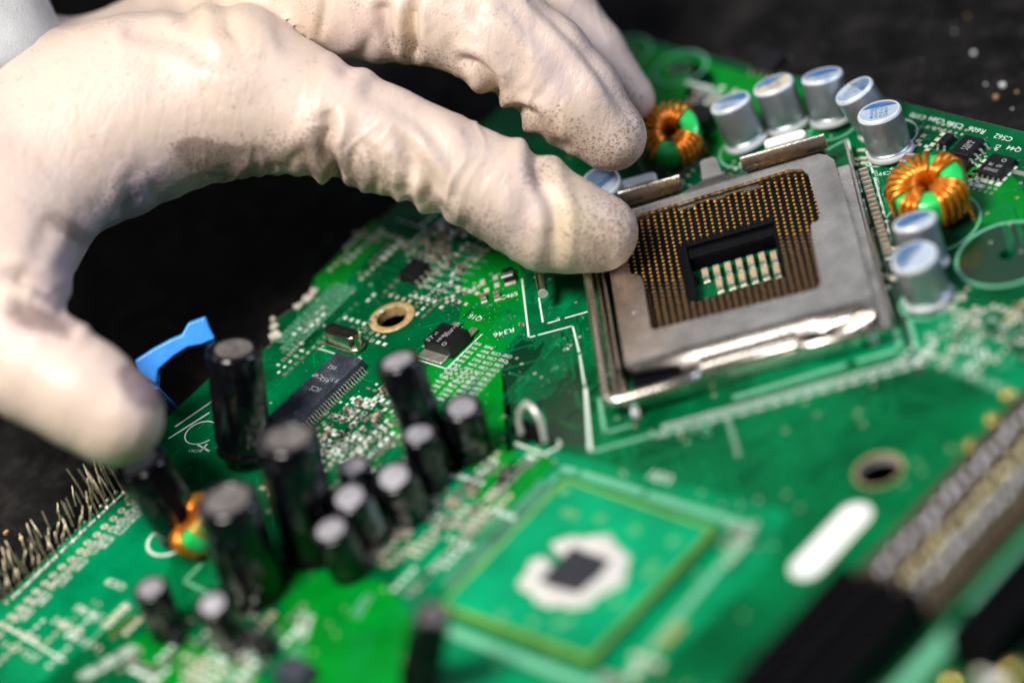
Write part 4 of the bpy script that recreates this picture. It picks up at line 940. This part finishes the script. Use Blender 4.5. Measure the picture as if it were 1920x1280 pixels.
# dirt and yellow : where the rubber is soiled (its own stains)
def spot(x, y, rx, ry, a=0): c_, s_ = cos(radians(a)), sin(radians(a)); dx, dy = U-x, Vp-y; return np.exp(-(((dx*c_+dy*s_)/rx)**2+((-dx*s_+dy*c_)/ry)**2))
dirt = 1.1*spot(450, 305, 90, 34, -8)+.9*spot(385, 290, 38, 22)+.5*spot(600, 300, 60, 60)+.5*spot(680, 330, 70, 45)+.4*spot(1140, 300, 75, 40, 20)+.6*spot(1010, 235, 60, 30)+.35*spot(930, 180, 40, 30)+.45*spot(1130, 430, 90, 80)+.5*spot(900, 430, 90, 40, 25)+.4*spot(1000, 320, 40, 30)+.8*spot(70, 600, 70, 26, 20)+.9*spot(130, 430, 60, 22, 35)+2.6*spot(262, 722, 42, 26, 45)+.3*spot(90, 600, 50, 16, 30)+.7*spot(360, 278, 34, 18)+.35*spot(230, 370, 80, 30, -25)+.4*spot(800, 120, 60, 30)+.05*spot(330, 150, 200, 50)+.3*spot(1190, 230, 30, 70)+.3*spot(735, 85, 25, 30)+.12
dirt = dirt*1.5+.4*vnoise(X, 21, 1.5)
purple = .10+1.2*spot(240, 400, 110, 40, -33)+.9*spot(130, 520, 45, 60)+.5*spot(300, 330, 90, 60)+.5*spot(60, 610, 60, 30)+.35*spot(660, 90, 60, 45)+.3*spot(980, 400, 60, 60)+.25*spot(1040, 150, 70, 60)+1.4*spot(265, 725, 40, 30, 40)  # purple cast of the shaded arch and undersides painted in, plus thumb smear
yellow = .9*spot(1060, 400, 45, 110)+.8*spot(560, 310, 60, 30)+.6*spot(900, 190, 70, 50)+.6*spot(1020, 250, 70, 40)+.5*spot(700, 350, 120, 40)+.5*spot(420, 40, 90, 60)+.45*spot(1130, 440, 90, 80)+.3*spot(150, 850, 120, 60)+.4*spot(765, 60, 30, 60)+.5*spot(590, 80, 25, 60)
ev.vertices.foreach_set('co', Wp.reshape(-1)); ev.update()
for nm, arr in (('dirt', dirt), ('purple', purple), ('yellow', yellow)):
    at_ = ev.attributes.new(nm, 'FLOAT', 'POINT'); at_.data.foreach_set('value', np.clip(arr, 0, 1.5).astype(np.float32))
ev.polygons.foreach_set('use_smooth', [True]*len(ev.polygons)); ev.materials.clear()
# rubber
m = bpy.data.materials.new('latex_rubber'); m.use_nodes = True; nt = m.node_tree; N = nt.nodes; L = nt.links; b = N['Principled BSDF']
b.inputs['Roughness'].default_value = .46; b.inputs['Coat Weight'].default_value = .12; b.inputs['Coat Roughness'].default_value = .3; b.inputs['Subsurface Weight'].default_value = .12; b.inputs['Subsurface Radius'].default_value = (1, .6, .4); b.inputs['Subsurface Scale'].default_value = .25
tc = N.new('ShaderNodeTexCoord')
def attr(nm): a = N.new('ShaderNodeAttribute'); a.attribute_name = nm; return a.outputs['Fac']
def math_(op, a, b_=None, clamp=False):
    q = N.new('ShaderNodeMath'); q.operation = op; q.use_clamp = clamp
    for i, v in enumerate((a, b_)):
        if v is None: continue
        if isinstance(v, (int, float)): q.inputs[i].default_value = v
        else: L.new(v, q.inputs[i])
    return q.outputs[0]
def mixc(f, a, c_):
    q = N.new('ShaderNodeMix'); q.data_type = 'RGBA'; L.new(f, q.inputs[0]) if not isinstance(f, float) else None
    if isinstance(a, tuple): q.inputs[6].default_value = a
    else: L.new(a, q.inputs[6])
    q.inputs[7].default_value = c_; return q.outputs[2]
def noi(sc, det=4, ro=.6):
    q = N.new('ShaderNodeTexNoise'); q.inputs['Scale'].default_value = sc; q.inputs['Detail'].default_value = det; q.inputs['Roughness'].default_value = ro; L.new(tc.outputs['Object'], q.inputs['Vector']); return q.outputs[0]
def vor(sc):
    q = N.new('ShaderNodeTexVoronoi'); q.inputs['Scale'].default_value = sc; L.new(tc.outputs['Object'], q.inputs['Vector']); return q.outputs['Distance']
col = mixc(math_('MULTIPLY', noi(1.1), .6), (0.70, 0.565, 0.44, 1), (0.65, 0.475, 0.425, 1))
col = mixc(math_('MULTIPLY', attr('yellow'), .55, True), col, (0.76, 0.60, 0.33, 1))
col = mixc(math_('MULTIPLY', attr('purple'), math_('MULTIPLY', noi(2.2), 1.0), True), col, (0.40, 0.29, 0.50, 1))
dots = math_('MAXIMUM', math_('SUBTRACT', 1.0, math_('MULTIPLY', vor(11), 2.6), True), math_('SUBTRACT', 1.0, math_('MULTIPLY', vor(17), 2.3), True))
dots = math_('MULTIPLY', dots, 1.15, True)
grain = noi(3.5, 6, .7); dd = attr('dirt')
thr = math_('MULTIPLY', math_('SUBTRACT', math_('ADD', math_('MULTIPLY', dd, .85), math_('MULTIPLY', grain, 1.5)), .98), 3.5, True)
speck = math_('MULTIPLY', dots, thr, True)
fine = math_('MULTIPLY', math_('SUBTRACT', 1.0, math_('MULTIPLY', vor(21), 3.0), True), math_('MULTIPLY', math_('SUBTRACT', dd, .28), 1.1, True), True)
smear = math_('MULTIPLY', math_('SUBTRACT', math_('ADD', math_('MULTIPLY', dd, .8), math_('MULTIPLY', noi(1.9, 7, .75), 1.3)), 1.12), 2.2, True)
col = mixc(math_('MULTIPLY', fine, .7), col, (0.20, 0.12, 0.09, 1)); col = mixc(math_('MULTIPLY', speck, .85), col, (0.10, 0.06, 0.05, 1)); col = mixc(math_('MULTIPLY', smear, .65), col, (0.15, 0.095, 0.075, 1))
L.new(col, b.inputs['Base Color'])
bp = N.new('ShaderNodeBump'); bp.inputs['Strength'].default_value = .35; bp.inputs['Distance'].default_value = .02; mp = N.new('ShaderNodeMapping'); mp.inputs['Rotation'].default_value = (.3, .5, .75); mp.inputs['Scale'].default_value = (2.6, .8, .8); L.new(tc.outputs['Object'], mp.inputs['Vector'])
wr = N.new('ShaderNodeTexNoise'); wr.inputs['Scale'].default_value = 1.6; wr.inputs['Detail'].default_value = 5; wr.inputs['Distortion'].default_value = .6; L.new(mp.outputs[0], wr.inputs['Vector'])
ridge = math_('POWER', math_('SUBTRACT', 1.0, math_('MULTIPLY', math_('ABSOLUTE', math_('SUBTRACT', wr.outputs[0], .5)), 7.0), True), 3.0)
L.new(math_('ADD', math_('ADD', noi(26, 4), math_('MULTIPLY', vor(30), .6)), math_('MULTIPLY', ridge, -.8)), bp.inputs['Height']); L.new(bp.outputs[0], b.inputs['Normal'])
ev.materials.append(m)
pers = bpy.data.objects.new('person', None); COL.objects.link(pers); pers.location = atd(-250, 60, -1.2)
tag(pers, 'hand in a stained cream rubber glove with its index finger touching the processor socket', 'person')
gl = bpy.data.objects.new('glove', ev); COL.objects.link(gl); gl.parent = pers; gl.matrix_parent_inverse = Matrix.Translation(-pers.location)
# sleeve: a soft cuff round the wrist
sv = MB(); cA = np.array(CP(-52, 250, -.6)); dirn = np.array([-.62, .74, -.30]); dirn /= np.linalg.norm(dirn); e1 = np.cross(dirn, [0, 0, 1]); e1 /= np.linalg.norm(e1); e2 = np.cross(dirn, e1)
vs = []; K, Q = 30, 80
for i in range(K):
    s_ = -.3+i*.32
    for j in range(Q):
        a = 2*pi*j/Q; r = 1.95+.06*i+.10*sin(a*3+i*.3)+.06*sin(a*7-i*.5)+.05*sin(i*1.3)
        if i == 0: r -= .14
        p = cA+dirn*s_+(e1*cos(a)+e2*sin(a)*1.1)*r; vs.append(toW(p))
fs = [[i*Q+j, (i+1)*Q+j, (i+1)*Q+(j+1) % Q, i*Q+(j+1) % Q] for i in range(K-1) for j in range(Q)]
sv.add(vs, fs); so = sv.build('sleeve', 'cloth', ang=80); so.parent = pers; so.matrix_parent_inverse = Matrix.Translation(-pers.location)
sd_ = so.modifiers.new('t', 'SOLIDIFY'); sd_.thickness = .18
